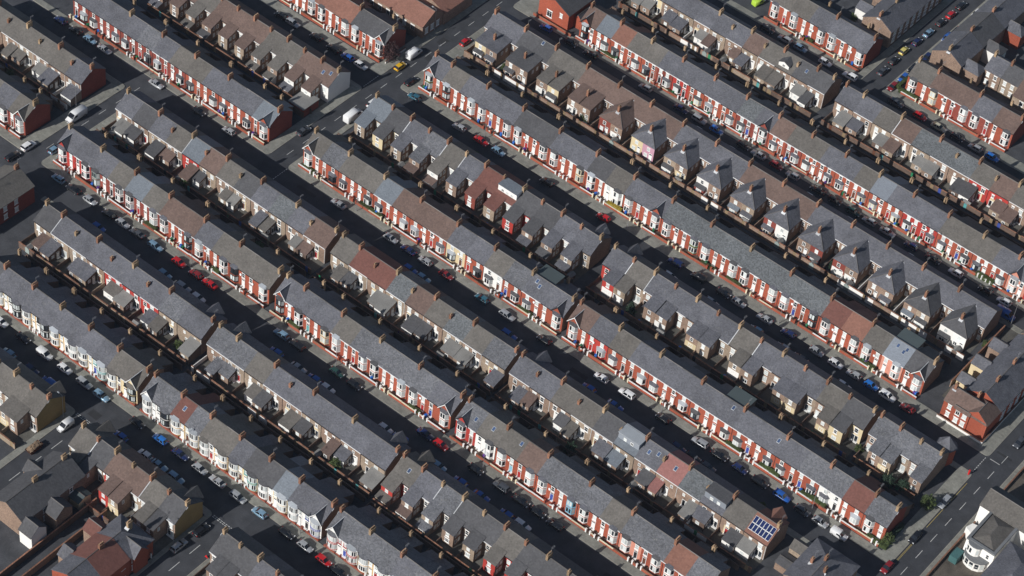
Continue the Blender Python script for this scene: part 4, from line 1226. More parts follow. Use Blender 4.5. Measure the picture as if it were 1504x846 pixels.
tr.add([(a, b, 5.55) for a, b in ring] + [(4.2, 10.0, 8.6)], [(k, (k + 1) % 6, 6) for k in range(6)])
ob('turret_roof', tr.mesh('turret_roof', [ROOF['g']]), lasth)
# ------------------------------------------------------------------ pavements and markings
def street_pav(segs, y0, y1, side):
    for x0, x1, ends in segs: pavement(x0, x1, y0, y1, side + ends)


street_pav([(-180, 115, '')], -94.8, -92.46, 's')
street_pav([(-180, -48.0, 'e'), (-40.2, -4.0, 'we'), (3.9, 60, 'w')], -104.3, -102.6, 'n')
street_pav([(-200, -121.0, 'e')], -50.9, -48.46, 's')
street_pav([(-115.6, 118.3, 'w')], -50.9, -48.46, 's')
street_pav([(-105.6, 118.3, '')], -60.0, -58.4, 'n')
street_pav([(-200, -121.0, 'e'), (-115.6, 118.3, 'we')], -16.4, -14.6, 'n')
street_pav([(-180, -76.2, 'e')], -7.6, -5.76, 's')
street_pav([(-69.6, 118.3, 'we')], -7.6, -5.16, 's')
street_pav([(-180, -76.2, 'e'), (-69.6, 118.3, 'we')], 28.3, 29.9, 'n')
street_pav([(-180, -76.2, 'e'), (-69.6, 118.3, 'we')], 36.9, 40.19, 's')
street_pav([(-69.6, 118.3, 'w')], 78.0, 79.7, 'n')
street_pav([(-69.6, 118.3, 'w')], 85.7, 87.69, 's')
street_pav([(-30, 118, '')], 122.9, 124.3, 'n')
street_pav([(-30, 19.5, 'e')], 130.9, 133.59, 's')
street_pav([(26.3, 110, 'w')], 130.9, 134.49, 's')
pavement(-124.8, -121.0, -48.46, -16.4, 'e')
pavement(-115.6, -113.5, -48.46, -16.4, 'w')
pavement(-79.3, -76.2, -5.76, 28.3, 'e')
pavement(-80.0, -76.2, 40.19, 200, 'e')
pavement(-69.6, -68.05, -5.16, 28.3, 'w')
pavement(-69.6, -65.8, 40.19, 78.0, 'w')
pavement(-69.6, -63.0, 87.69, 200, 'w')
pavement(17.4, 19.5, 133.59, 230, 'e')
pavement(26.3, 29.7, 134.49, 230, 'w')
for y0, y1 in ((-120, -60.0), (-48.46, -16.4), (-5.16, 28.3), (40.19, 140)): pavement(114.7, 118.3, y0, y1, 'e')
pavement(125.2, 126.3, -80, 160, 'w')
pavement(-49.7, -47.9, -170, -104.3, 'e'); pavement(-40.2, -39.5, -170, -104.3, 'w')
pavement(-5.15, -4.0, -170, -104.3, 'e'); pavement(3.9, 5.5, -170, -104.3, 'w')
dashes([(-44.0, -160 + k * 6.5, -44.0, -156.6 + k * 6.5) for k in range(8)] + [(0.0, -160 + k * 6.5, 0.0, -156.6 + k * 6.5) for k in range(8)], .14, LINE)
dashes([(121.7, -60 + k * 6.5, 121.7, -57 + k * 6.5) for k in range(30)], .13, LINE)
dashes([(-72.9, -4 + k * 6.2, -72.9, -1.4 + k * 6.2) for k in range(26)], .12, LINE)
dashes([(-118.3, -46 + k * 6.2, -118.3, -43.4 + k * 6.2) for k in range(6)], .12, LINE)
for cx_, hw in ((-44.0, 3.6), (0.0, 3.7)):
    dashes([(cx_ - hw + k * .75, y, cx_ - hw + .5 + k * .75, y) for k in range(10) for y in (-103.4, -102.95)], .16, LINE)
dashes([(118.75, 8 + k * 9.3, 118.75, 17 + k * 9.3) for k in range(2)], .12, YLINE)
dashes([(118.75, -5, 118.75, 6), (119.0, -5, 119.0, 6)], .09, YLINE)
dashes([(-69.2, -14 + k * .8, -69.2, -13.5 + k * .8) for k in range(8)], .16, LINE)
dashes([(-76.6, 30.4 + k * .8, -76.6, 30.9 + k * .8) for k in range(8)], .16, LINE)
dashes([(117.9, 30.3 + k * .8, 117.9, 30.8 + k * .8) for k in range(8)] + [(118.9, 36.8, 121.6, 36.8)], .16, LINE)
# patched asphalt
for i, (x, y, a, b) in enumerate([(-73.5, 60, 2.2, 3.2), (-71.8, 52, 1.6, 2.4), (-10.0, 127.0, 3.4, 3.0), (-40.3 + -4, -100.5, 3, 2), (30, -11, 5, 1.2), (-60, -10.5, 6, 1.1), (75, -54.8, 7, 1.2), (60, 33, 9, 1.3), (-20, 82.5, 8, 1.2), (119.9, -20, 1.2, 8), (121.0, 40, 4.2, .7)]):
    struct('road_patch', MB().box(x - a / 2, x + a / 2, y - b / 2, y + b / 2, -.2, .0195), mat('patched_asphalt', (.034, .034, .036), .9, .2, .2))

# ------------------------------------------------------------------ vehicles
PAINT = {
    'silver': (.40, .41, .42), 'white': (.75, .75, .74), 'black': (.012, .012, .014), 'red': (.48, .012, .015), 'dark red': (.22, .015, .018), 'blue': (.02, .10, .38), 'navy': (.012, .022, .085),
    'grey': (.085, .09, .10), 'light blue': (.22, .36, .48), 'yellow': (.72, .42, .02), 'pale yellow': (.66, .56, .16), 'green': (.02, .06, .05), 'teal': (.03, .12, .17), 'cream': (.46, .43, .32), 'bright blue': (.02, .16, .52)}
RUBBER = mat('tyre_rubber', (.012, .012, .012), .85, .1, .1)
RIM = mat('wheel_rim', (.38, .38, .39), .35, .05, .05, metal=.7)
CARGLASS = mat('car_glass', (.012, .015, .02), .05, .05, .05, spec=.7)
HEADL = mat('headlight_lens', (.7, .7, .72), .15, .03, .03, spec=.7)
TAILL = mat('tail_lens', (.35, .01, .01), .2, .03, .03, spec=.6)


def loft(stations, n8=None):
    mb = MB()
    vs = []
    for (x, hw, zb, zt, r) in stations:
        vs += [(x, -hw * .9, zb), (x, -hw, zb + .16), (x, -hw, zt - r), (x, -hw + r * .8, zt - r * .12), (x, 0, zt + .02), (x, hw - r * .8, zt - r * .12), (x, hw, zt - r), (x, hw, zb + .16), (x, hw * .9, zb)]
    k = 9
    fs = []
    for i in range(len(stations) - 1):
        for j in range(k): fs.append((i * k + j, (i + 1) * k + j, (i + 1) * k + (j + 1) % k, i * k + (j + 1) % k))
    fs += [tuple(range(k - 1, -1, -1))[::-1], tuple((len(stations) - 1) * k + j for j in range(k))]
    return mb.add(vs, fs)


TYPES = {
    'hatchback': dict(L=4.0, H=1.48, st=[(-1.98, .66, .38, .70, .1), (-1.93, .78, .28, .90, .12), (-1.5, .85, .2, .96, .14), (0, .87, .2, .96, .14), (.95, .86, .2, .93, .14), (1.6, .82, .22, .80, .14), (1.92, .72, .28, .66, .12), (2.0, .6, .34, .56, .08)],
                      cab=(-1.86, .98, -1.42, .22, .80, .60), z=(.90, 1.44), ax=1.22),
    'saloon': dict(L=4.5, H=1.43, st=[(-2.25, .68, .4, .78, .1), (-2.18, .80, .3, .92, .12), (-1.5, .86, .2, .96, .14), (0, .88, .2, .95, .14), (1.0, .87, .2, .92, .14), (1.85, .83, .22, .80, .14), (2.2, .72, .28, .66, .12), (2.26, .6, .34, .58, .08)],
                   cab=(-1.75, 1.02, -1.02, .24, .80, .60), z=(.90, 1.40), ax=1.35),
    'estate car': dict(L=4.4, H=1.5, st=[(-2.18, .68, .38, .76, .1), (-2.13, .80, .28, .94, .12), (-1.5, .86, .2, .98, .14), (0, .88, .2, .97, .14), (1.0, .87, .2, .94, .14), (1.8, .83, .22, .82, .14), (2.14, .72, .28, .68, .12), (2.2, .6, .34, .58, .08)],
                       cab=(-2.08, 1.02, -1.80, .24, .80, .61), z=(.92, 1.47), ax=1.32),
    'off-roader': dict(L=4.4, H=1.72, st=[(-2.15, .74, .42, .9, .08), (-2.1, .86, .34, 1.06, .1), (-1.5, .91, .3, 1.1, .12), (0, .92, .3, 1.1, .12), (1.0, .91, .3, 1.06, .12), (1.8, .88, .32, .98, .12), (2.12, .8, .36, .82, .1), (2.18, .7, .42, .7, .08)],
                       cab=(-2.05, 1.0, -1.85, .34, .86, .68), z=(1.04, 1.66), ax=1.32),
    'small van': dict(L=4.2, H=1.85, st=[(-2.1, .80, .34, 1.72, .08), (-2.05, .88, .28, 1.82, .1), (0, .9, .26, 1.86, .1), (.35, .89, .26, 1.84, .12), (1.15, .87, .26, 1.06, .12), (1.9, .80, .28, .90, .12), (2.1, .68, .34, .66, .1)],
                      cab=None, wind=(.40, 1.12, 1.80, 1.10), z=(1.0, 1.8), ax=1.32),
    'van': dict(L=5.4, H=2.35, st=[(-2.7, .92, .4, 2.2, .1), (-2.64, .98, .34, 2.3, .12), (0, 1.0, .32, 2.36, .12), (1.05, .99, .32, 2.30, .14), (1.85, .96, .32, 1.34, .14), (2.5, .9, .34, 1.08, .14), (2.7, .76, .4, .8, .1)],
                cab=None, wind=(1.10, 1.82, 2.24, 1.38), z=(1.2, 2.2), ax=1.75),
}
NCAR = [0]


def car(x, y, rz, colour, typ, label, z=0.0, group='parked vehicles'):
    T = TYPES[typ]
    root = ob('parked_van' if 'van' in typ else 'parked_car', None, None, (x, y, z), rz)
    root.empty_display_size = .3
    tag(root, label, 'van' if 'van' in typ else 'car', group)
    pm = mat('paint_' + colour.replace(' ', '_'), PAINT[colour], .28, .0, .0, rnd=.06, spec=.5, coat=.6, metal=.25 if colour in ('silver', 'grey', 'light blue') else 0)
    ob('body', cached(('carbody', typ), lambda: loft(T['st']), [pm], True), root)
    z0, z1 = T['z']
    if T['cab']:
        a, b, c, d, w0, w1 = T['cab']
        ob('windows', cached(('carcab', typ), lambda: MB().add([(a, -w0, z0), (b, -w0, z0), (b, w0, z0), (a, w0, z0), (c, -w1, z1), (d, -w1, z1), (d, w1, z1), (c, w1, z1)], [(0, 1, 5, 4), (1, 2, 6, 5), (2, 3, 7, 6), (3, 0, 4, 7), (4, 5, 6, 7)]), [CARGLASS]), root)

        def rp():
            mb = MB()
            m = (c + d) / 2
            mb.add([(c - .03, -w1 - .02, z1), (m, -w1 - .03, z1 + .02), (d + .02, -w1 - .02, z1), (c - .03, 0, z1 + .06), (m, 0, z1 + .09), (d + .02, 0, z1 + .05), (c - .03, w1 + .02, z1), (m, w1 + .03, z1 + .02), (d + .02, w1 + .02, z1)],
                   [(0, 1, 4, 3), (1, 2, 5, 4), (3, 4, 7, 6), (4, 5, 8, 7)])
            for s in (-1, 1):      # pillars
                for (p0, p1, t) in ((a, c, .16), (b, d, .09), ((a + b) / 2 - .1, (c + d) / 2, .08)):
                    mb.add([(p0 - t, s * (w0 + .012), z0 - .02), (p0 + t, s * (w0 + .012), z0 - .02), (p1 + t, s * (w1 + .012), z1 + .01), (p1 - t, s * (w1 + .012), z1 + .01)], [(0, 1, 2, 3) if s < 0 else (3, 2, 1, 0)])
            return mb
        ob('roof_panel', cached(('carroof', typ), rp, [pm], False), root)
    else:
        xa, xb, za, zb = T['wind']
        hw = T['st'][2][1]

        def wf():
            mb = MB()
            n = Vector((za - zb, 0, xb - xa)).normalized() * .03
            mb.add([(xa + n.x, -hw * .80, za + n.z), (xa + n.x, hw * .80, za + n.z), (xb + n.x, hw * .88, zb + n.z), (xb + n.x, -hw * .88, zb + n.z)], [(0, 3, 2, 1)])
            for s in (-1, 1):
                y_ = s * (hw + .012)
                mb.add([(xa - .75, y_, zb), (xb - .12, y_, zb), (xa + .12, y_, za - .14), (xa - .75, y_, za - .14)], [(0, 1, 2, 3) if s < 0 else (3, 2, 1, 0)])
            return mb
        ob('windows', cached(('vanglass', typ), wf, [CARGLASS]), root)
    hwid = T['st'][2][1]
    wr = .32 if typ != 'van' else .36
    for sx in (-1, 1):
        for sy in (-1, 1):
            wl = ob('wheel', cached(('wheel', wr), lambda: MB().tube((0, -.1, 0), (0, .1, 0), wr, wr, 14), [RUBBER]), root, (sx * T['ax'], sy * (hwid - .08), wr))
            ob('rim', cached(('rim', wr), lambda: MB().tube((0, -.115, 0), (0, .115, 0), wr * .62, wr * .62, 10), [RIM]), wl)
    xf, xr = T['L'] / 2, -T['L'] / 2
    hz = .62 if 'van' not in typ else .85
    for sy in (-1, 1):
        ob('headlight', cached(('headlight',), lambda: MB().box(-.16, .05, -.17, .17, -.07, .08), [HEADL]), root, (xf - .13, sy * (hwid - .26), hz + .03))
        ob('tail_light', cached(('tail',), lambda: MB().box(-.04, .08, -.11, .11, -.12, .12), [TAILL]), root, (xr + .05, sy * (hwid - .20), hz + .2))
    return root


def ordw(name, x):
    x0, w, n, a, fe, f, yr = TERR[name]
    i = max(0, min(n - 1, int((x - x0) / w)))
    k = n - 1 - i if fe else i
    return ('%s house from the ' % ORD[k] if k else 'the ') + a


SEENLAB = {}


def uniq(lab):
    return lab


# lane: y of the parked line, terrace rows used to say which house a car stands outside
LANES = {'S1': (-95.75, ['R0a', 'R0b', 'R0c']), 'S1n': (-101.4, ['B1', 'B2', 'B3']), 'S2': (-51.95, ['R2p', 'R2a', 'R2b', 'R2c']), 'S2n': (-57.3, ['R1a', 'R1b', 'R1c']), 'S3': (-8.65, ['R4p', 'R4a', 'R4b']), 'S3n': (-13.5, ['R3a', 'R3b', 'R3c', 'RAl']),
         'S4': (35.8, ['R6p', 'R6']), 'S4n': (31.0, ['R5p', 'R5a', 'R5b', 'R5c']), 'S5': (84.65, ['R8']), 'S5n': (80.8, ['R7']), 'S6': (129.8, ['R10a', 'R10b']), 'S6n': (125.5, ['R9a', 'R9b'])}
TY = {'h': 'hatchback', 's': 'saloon', 'e': 'estate car', 'o': 'off-roader', 'v': 'van', 'u': 'small van'}
CARS = {
    'S1': [(5, 470, 'white', 'h'), (36, 495, 'black', 'h'), (70, 517, 'white', 'u'), (97, 540, 'white', 'h'), (123, 563, 'silver', 'e'), (149, 581, 'light blue', 'e'), (203, 620, 'black', 'h'), (235, 645, 'bright blue', 'h'), (266, 666, 'navy', 's'), (293, 689, 'silver', 'h'), (319, 707, 'silver', 's'), (349, 730, 'silver', 'e'), (381, 753, 'light blue', 'h'), (418, 786, 'black', 'h'), (444, 806, 'silver', 'h'), (472, 826, 'red', 'h'), (493, 841, 'black', 's')],
    'S1n': [(15, 517, 'light blue', 'h'), (50, 540, 'navy', 'h'), (73, 560, 'blue', 'u'), (178, 640, 'blue', 'h'), (210, 670, 'white', 'h'), (228, 680, 'light blue', 's'), (258, 702, 'light blue', 'e')],
    'S2': [(89, 260, 'light blue', 'h'), (107, 278, 'black', 's'), (131, 295, 'silver', 'h'), (163, 312, 'black', 'h'), (180, 328, 'silver', 'h'), (202, 342, 'grey', 's'), (230, 360, 'light blue', 'e'), (262, 386, 'red', 'h'), (288, 402, 'dark red', 'h'), (307, 417, 'red', 's'), (414, 490, 'light blue', 'e'), (440, 504, 'black', 'e'), (497, 545, 'green', 'h'), (524, 562, 'black', 'h'), (625, 637, 'navy', 's'), (647, 653, 'red', 'h'), (698, 690, 'black', 'h'), (737, 714, 'grey', 'o'), (766, 735, 'black', 's'), (790, 752, 'black', 'h'), (815, 770, 'black', 'e')],
    'S2n': [(146, 333, 'blue', 'h'), (240, 404, 'light blue', 'h'), (266, 424, 'silver', 'e'), (290, 438, 'white', 'h'), (406, 517, 'blue', 'h'), (437, 541, 'silver', 's'), (462, 556, 'blue', 'h'), (473, 567, 'white', 'h'), (564, 631, 'white', 'h'), (578, 640, 'blue', 'u'), (643, 686, 'light blue', 'h'), (678, 706, 'blue', 'h'), (706, 729, 'blue', 's'), (744, 756, 'blue', 'h'), (758, 770, 'white', 'e')],
    'S3': [(88, 30, 'navy', 'h'), (107, 47, 'black', 'h'), (131, 59, 'light blue', 'h'), (152, 73, 'silver', 's'), (228, 124, 'silver', 's'), (293, 163, 'black', 'h'), (335, 193, 'silver', 'h'), (496, 300, 'silver', 's'), (574, 350, 'silver', 'h'), (600, 367, 'navy', 's'), (625, 383, 'silver', 'h'), (655, 404, 'dark red', 'h'), (708, 438, 'teal', 'h'), (745, 463, 'silver', 'e'), (801, 497, 'black', 'h'), (885, 553, 'white', 'h'), (922, 577, 'white', 'o'), (975, 613, 'black', 'h'), (1028, 650, 'silver', 'o'), (1057, 668, 'black', 's'), (1087, 688, 'navy', 'h'), (1117, 707, 'black', 'e'), (1148, 729, 'blue', 'o'), (1180, 748, 'grey', 'h'), (1206, 765, 'silver', 'h'), (1234, 783, 'white', 'u')],
    'S3n': [(602, 396, 'blue', 'h'), (613, 404, 'light blue', 'h'), (747, 492, 'blue', 'e'), (866, 569, 'blue', 'h'), (903, 596, 'blue', 's'), (997, 657, 'navy', 'h'), (330, 222, 'black', 'h'), (455, 305, 'grey', 'h')],
    'S4': [(416, 20, 'black', 'h'), (431, 33, 'silver', 'e'), (466, 53, 'black', 'h'), (491, 70, 'black', 'e'), (511, 83, 'blue', 'h'), (531, 95, 'white', 'h'), (675, 186, 'silver', 'h'), (706, 207, 'red', 's'), (732, 222, 'light blue', 'h'), (803, 267, 'black', 'h'), (885, 320, 'red', 'h'), (992, 386, 'navy', 'o'), (1026, 407, 'black', 'u'), (1062, 431, 'black', 'h'), (1085, 444, 'silver', 'h'), (1124, 467, 'silver', 's'), (1157, 490, 'navy', 'h'), (1200, 515, 'silver', 'h'), (1228, 533, 'white', 'h'), (1254, 550, 'silver', 'h'), (1278, 567, 'bright blue', 'h'), (1305, 580, 'white', 'o'), (1334, 598, 'dark red', 'h')],
    'S4n': [(986, 404, 'white', 'h'), (1048, 441, 'silver', 'h'), (1113, 482, 'light blue', 'h'), (1152, 508, 'silver', 'h'), (1177, 525, 'grey', 's'), (1240, 565, 'white', 'h')],
    'S5': [(803, 40, 'blue', 'h'), (840, 62, 'black', 'h'), (868, 79, 'black', 'e'), (950, 127, 'silver', 'h'), (1000, 160, 'navy', 's'), (1028, 175, 'silver', 'o'), (1053, 190, 'bright blue', 'h'), (1093, 213, 'black', 'h'), (1113, 228, 'silver', 's'), (1139, 244, 'dark red', 'h'), (1165, 257, 'silver', 'h'), (1202, 278, 'black', 's'), (1228, 293, 'black', 'h'), (1255, 309, 'green', 'e'), (1276, 325, 'silver', 'h'), (1304, 340, 'silver', 's'), (1338, 361, 'navy', 'h'), (1371, 380, 'black', 's'), (1405, 399, 'white', 'h'), (1448, 425, 'black', 'h'), (1476, 441, 'white', 'h')],
    'S5n': [(1022, 198, 'white', 'h'), (1070, 228, 'silver', 'h'), (1180, 300, 'white', 'h'), (1240, 335, 'silver', 'h'), (1330, 387, 'white', 's')],
    'S6': [(1128, 42, 'black', 'e'), (1152, 58, 'silver', 'e'), (1175, 71, 'light blue', 'h'), (1210, 93, 'white', 'h'), (1249, 111, 'white', 'o'), (1320, 148, 'grey', 'e'), (1353, 169, 'red', 'h'), (1379, 186, 'cream', 's'), (1408, 200, 'black', 'h'), (1435, 214, 'silver', 'h'), (1457, 231, 'bright blue', 'h')],
    'S6n': [(1228, 118, 'white', 'h'), (1370, 195, 'silver', 'h'), (1422, 222, 'white', 'h')],
}
CNT = {}
for lane, items in CARS.items():
    ly, rows = LANES[lane]
    placed = []
    for px, py, col, t in items:
        g = ground(px, py, .7)
        x = g.x
        if placed:                      # keep bumpers apart
            x = max(x, placed[-1][0] + placed[-1][1] / 2 + TYPES[TY[t]]['L'] / 2 + .35)
        placed.append((x, TYPES[TY[t]]['L']))
        rn = min(rows, key=lambda r: max(TERR[r][0] - x, x - TERR[r][0] - TERR[r][1] * TERR[r][2], 0))
        side = {'n': 'behind'}.get(lane[-1], 'outside')
        lab = '%s %s parked %s %s' % (col, TY[t], side, ordw(rn, x))
        if lab in CNT: lab = lab.replace(' parked ', ' also parked ')
        CNT[lab] = 1
        car(x, ly + RNG.uniform(-.08, .08), (0 if RNG.random() < .6 else math.pi) + RNG.uniform(-.015, .015), col, TY[t], lab)
for px, py, col, t, rz, lab in [
    (112, 171, 'white', 'v', -90, 'white minibus driving on the road beside the dark red gable'), (42, 214, 'white', 'o', 90, 'white-roofed off-roader on the minibus road'), (19, 229, 'black', 'e', 90, 'black estate car behind the white-roofed off-roader'), (81, 219, 'light blue', 'h', 90, 'light blue hatchback parked across from the white-roofed off-roader'),
    (446, 192, 'grey', 's', 90, 'grey saloon at the crossroads beside the dark-flanked gable'), (588, 97, 'yellow', 'h', 90, 'bright yellow hatchback parked by the purple-leaved tree'), (608, 79, 'white', 'v', 90, 'white van parked ahead of the bright yellow hatchback'),
    (604, 119, 'black', 'e', 90, 'black estate car parked beside the green-railed garden'), (519, 171, 'white', 'v', 90, 'white camper van parked beside pale blue-grey roof'), (549, 151, 'white', 'h', 90, 'white hatchback ahead of the camper van'), (684, 61, 'red', 'h', 90, 'red hatchback parked beside cream rear wing'), (609, 142, 'teal', 'h', 180, 'teal hatchback parked at the green-trimmed gable corner'),
    (1297, 104, 'grey', 's', 90, 'grey saloon first in line behind the pale yellow car'), (1313, 89, 'black', 'h', 90, 'black hatchback just behind the pale yellow car'), (1328, 74, 'pale yellow', 'h', 90, 'pale yellow hatchback in the line by brick gable'), (1347, 61, 'navy', 'h', 90, 'navy hatchback just ahead of the pale yellow car'), (1364, 48, 'light blue', 's', 90, 'light blue saloon two ahead of the pale yellow car'), (1382, 33, 'black', 'h', 90, 'black hatchback just behind the red hatchback uphill'),
    (1397, 21, 'red', 'h', 90, 'red hatchback far along the line by brick gable'), (1412, 8, 'black', 'e', 90, 'black estate car ahead of the far red hatchback'), (1434, 20, 'white', 'h', -90, 'white hatchback opposite the far red hatchback'), (1420, 35, 'light blue', 'h', -90, 'light blue hatchback next to the white one opposite'), (1404, 46, 'black', 's', -90, 'black saloon opposite the light blue saloon'), (1391, 57, 'blue', 'u', -90, 'blue small van opposite the light blue saloon'),
    (1361, 84, 'navy', 'h', -90, 'navy hatchback opposite the pale yellow car'), (1341, 100, 'black', 'h', -90, 'black hatchback beyond the clipped hedge corner'), (1327, 114, 'blue', 'h', -90, 'blue hatchback beside the clipped hedge corner'), (1311, 127, 'dark red', 'h', -90, 'dark red hatchback at the clipped hedge corner'),
    (1387, 737, 'silver', 'e', -90, 'silver estate car on the main road by yellow-green tree'), (1344, 789, 'black', 'h', -90, 'black hatchback on main road past the hedged corner'), (1497, 650, 'grey', 'h', -90, 'grey hatchback on the main road by red corner house'), (1303, 833, 'dark red', 'h', -90, 'dark red hatchback at the street mouth beside main road'),
    (96, 625, 'white', 'u', -90, 'white small van parked ahead of the rubble skip'), (296, 778, 'black', 'e', 90, 'black estate car beside the long ochre gable'), (263, 801, 'silver', 'e', 90, 'silver estate car behind the black one by ochre gable'), (1476, 462, 'blue', 'van'[0], 0, 'blue van by the dark end of hipped-wing terrace')]:
    g = ground(px, py, .7)
    v_ = car(g.x, g.y, math.radians(rz), col, TY[t], lab)
    if 'camper' in lab or 'minibus' in lab and 'white minibus' in lab: v_.scale = (1.16, 1.06, 1.12)

# ------------------------------------------------------------------ greenery
def leaves(n, rx, ry, rz, size, rng, shape='box'):
    mb = MB()
    for _ in range(n):
        if shape == 'box':
            f = rng.randrange(4)
            x, y, z = rng.uniform(-rx, rx), rng.uniform(-ry, ry), rng.uniform(.1, rz)
            if f == 0: z = rz + rng.uniform(-.12, .08)
            elif f == 1: y = -ry + rng.uniform(-.06, .08)
            elif f == 2: x = (rx if rng.random() < .5 else -rx) + rng.uniform(-.06, .06)
        else:
            while True:
                x, y, z = rng.uniform(-1, 1), rng.uniform(-1, 1), rng.uniform(-1, 1)
                r = math.sqrt(x * x + y * y + z * z)
                lump = .72 + .28 * math.sin(5 * math.atan2(y, x) + 3 * z) * math.cos(4 * z)
                if .35 < r < lump + .12: break
            if shape == 'cone':
                k = (1 - z) / 2
                x, y = x * (.25 + k), y * (.25 + k)
            x, y, z = x * rx, y * ry, z * rz
        a, b, c = rng.uniform(0, 6.28), rng.uniform(-1, 1), rng.uniform(.6, 1.25) * size
        u = Vector((math.cos(a), math.sin(a), b * .6)).normalized() * c
        v = Vector((-math.sin(a) * .6, math.cos(a) * .6, rng.uniform(.2, 1))).normalized() * c * .7
        p = Vector((x, y, z))
        mb.add([p - u, p + v * .8, p + u, p - v * .8], [(0, 1, 2, 3)])
    return mb


def hedge(x, y, ln, wd, ht, m, label, rz=0.0):
    root = ob('hedge', None, None, (x, y, .1), rz); root.empty_display_size = .3
    tag(root, label, 'hedge', 'garden hedges')
    core = MB().box(-ln / 2 + .08, ln / 2 - .08, -wd / 2 + .08, wd / 2 - .08, -.1, ht - .08)
    ob('core', core.mesh('core', [m]), root)
    ob('foliage', leaves(int(ln * wd * ht * 150 + 80), ln / 2, wd / 2, ht, .11, RNG).mesh('foliage', [m]), root)


def tree(x, y, ht, r, m, label, shape='ball', trunk=.35, n=2600, name='tree', cat='tree', size=.20):
    root = ob(name, None, None, (x, y, 0)); root.empty_display_size = .3
    tag(root, label, cat)
    zc = ht - r * (1.0 if shape != 'cone' else 1.5)

    def tk():
        mb = MB().tube((0, 0, -.1), (0, 0, ht * .6), .05 * ht * trunk + .06, .05, 8)
        for k in range(6):
            a = k * 1.05 + .3
            mb.tube((0, 0, ht * (.28 + .05 * k)), (math.cos(a) * r * .7, math.sin(a) * r * .7, min(ht * .9, zc + r * .3 * math.sin(k))), .06, .02, 6)
        return mb
    ob('trunk', tk().mesh('trunk', [BARK]), root)
    ob('crown', leaves(n, r, r, r * (1.0 if shape != 'cone' else 1.5), size, RNG, shape).mesh('crown', [m]), root, (0, 0, zc))


def gpx(px, py, z=.5): return ground(px, py, z)


for px, py, ln, ht, mm, name, wd in [(546, 309, 7.5, 1.0, LEAF, 'R4a', .9), (444, 254, 4.2, .8, LEAF, 'R4a', 1.2), (772, 457, 4.6, 1.0, LEAF, 'R4a', .9), (905, 302, 4.6, 1.2, LEAFY, 'R6', 1.0), (1042, 389, 4.5, .9, LEAF, 'R6', .9), (1075, 415, 4.4, .9, LEAF, 'R6', .9), (1272, 537, 4.4, 1.1, LEAF, 'R6', 1.1), (1077, 657, 4.4, 1.1, LEAF, 'R4b', 1.0), (1130, 691, 5.6, 1.3, LEAF, 'R4b', 1.1), (1202, 733, 5.2, 1.3, LEAF, 'R4b', 1.1), (1182, 722, 3.2, 1.0, LEAF, 'R4b', .9), (1290, 793, 5.6, 1.1, LEAF, 'R4b', 1.0),
                                 (434, 474, 4.0, .9, LEAF, 'R2b', 1.0), (608, 601, 3.8, .9, LEAF, 'R2b', 1.0), (1442, 414, 5.2, 1.3, LEAF, 'R8', 1.2), (893, 80, 4.4, .8, LEAF, 'R8', 1.1), (985, 137, 3.4, .7, LEAF, 'R8', .9), (223, 331, 4.0, .9, LEAF, 'R2a', 1.0), (318, 397, 2.6, 1.1, LEAF, 'R2a', 1.2), (1182, 62, 3.2, 1.0, LEAF, 'R10a', 1.0)]:
    g = gpx(px, py)
    yr = TERR[name][6]
    y = yr - HD - 1.2
    hedge(g.x, y if name not in ('R6', 'R10a') else y - .15, ln, wd, ht, mm, '%s hedge before %s' % ('yellow clipped' if mm is LEAFY else 'green clipped', ordw(name, g.x)))
hedge(28.9, 139.2, 7.5, 1.1, 1.3, LEAF, 'long clipped hedge flanking the red hatchback corner', math.pi / 2)
hedge(32.8, 135.2, 6.0, 1.1, 1.2, LEAF, 'clipped hedge across the front of the hedge-corner terrace')
hedge(114.3, 1.5, 5.0, 1.2, 1.5, LEAFD, 'dark overgrown hedge beside main road gable', math.pi / 2)
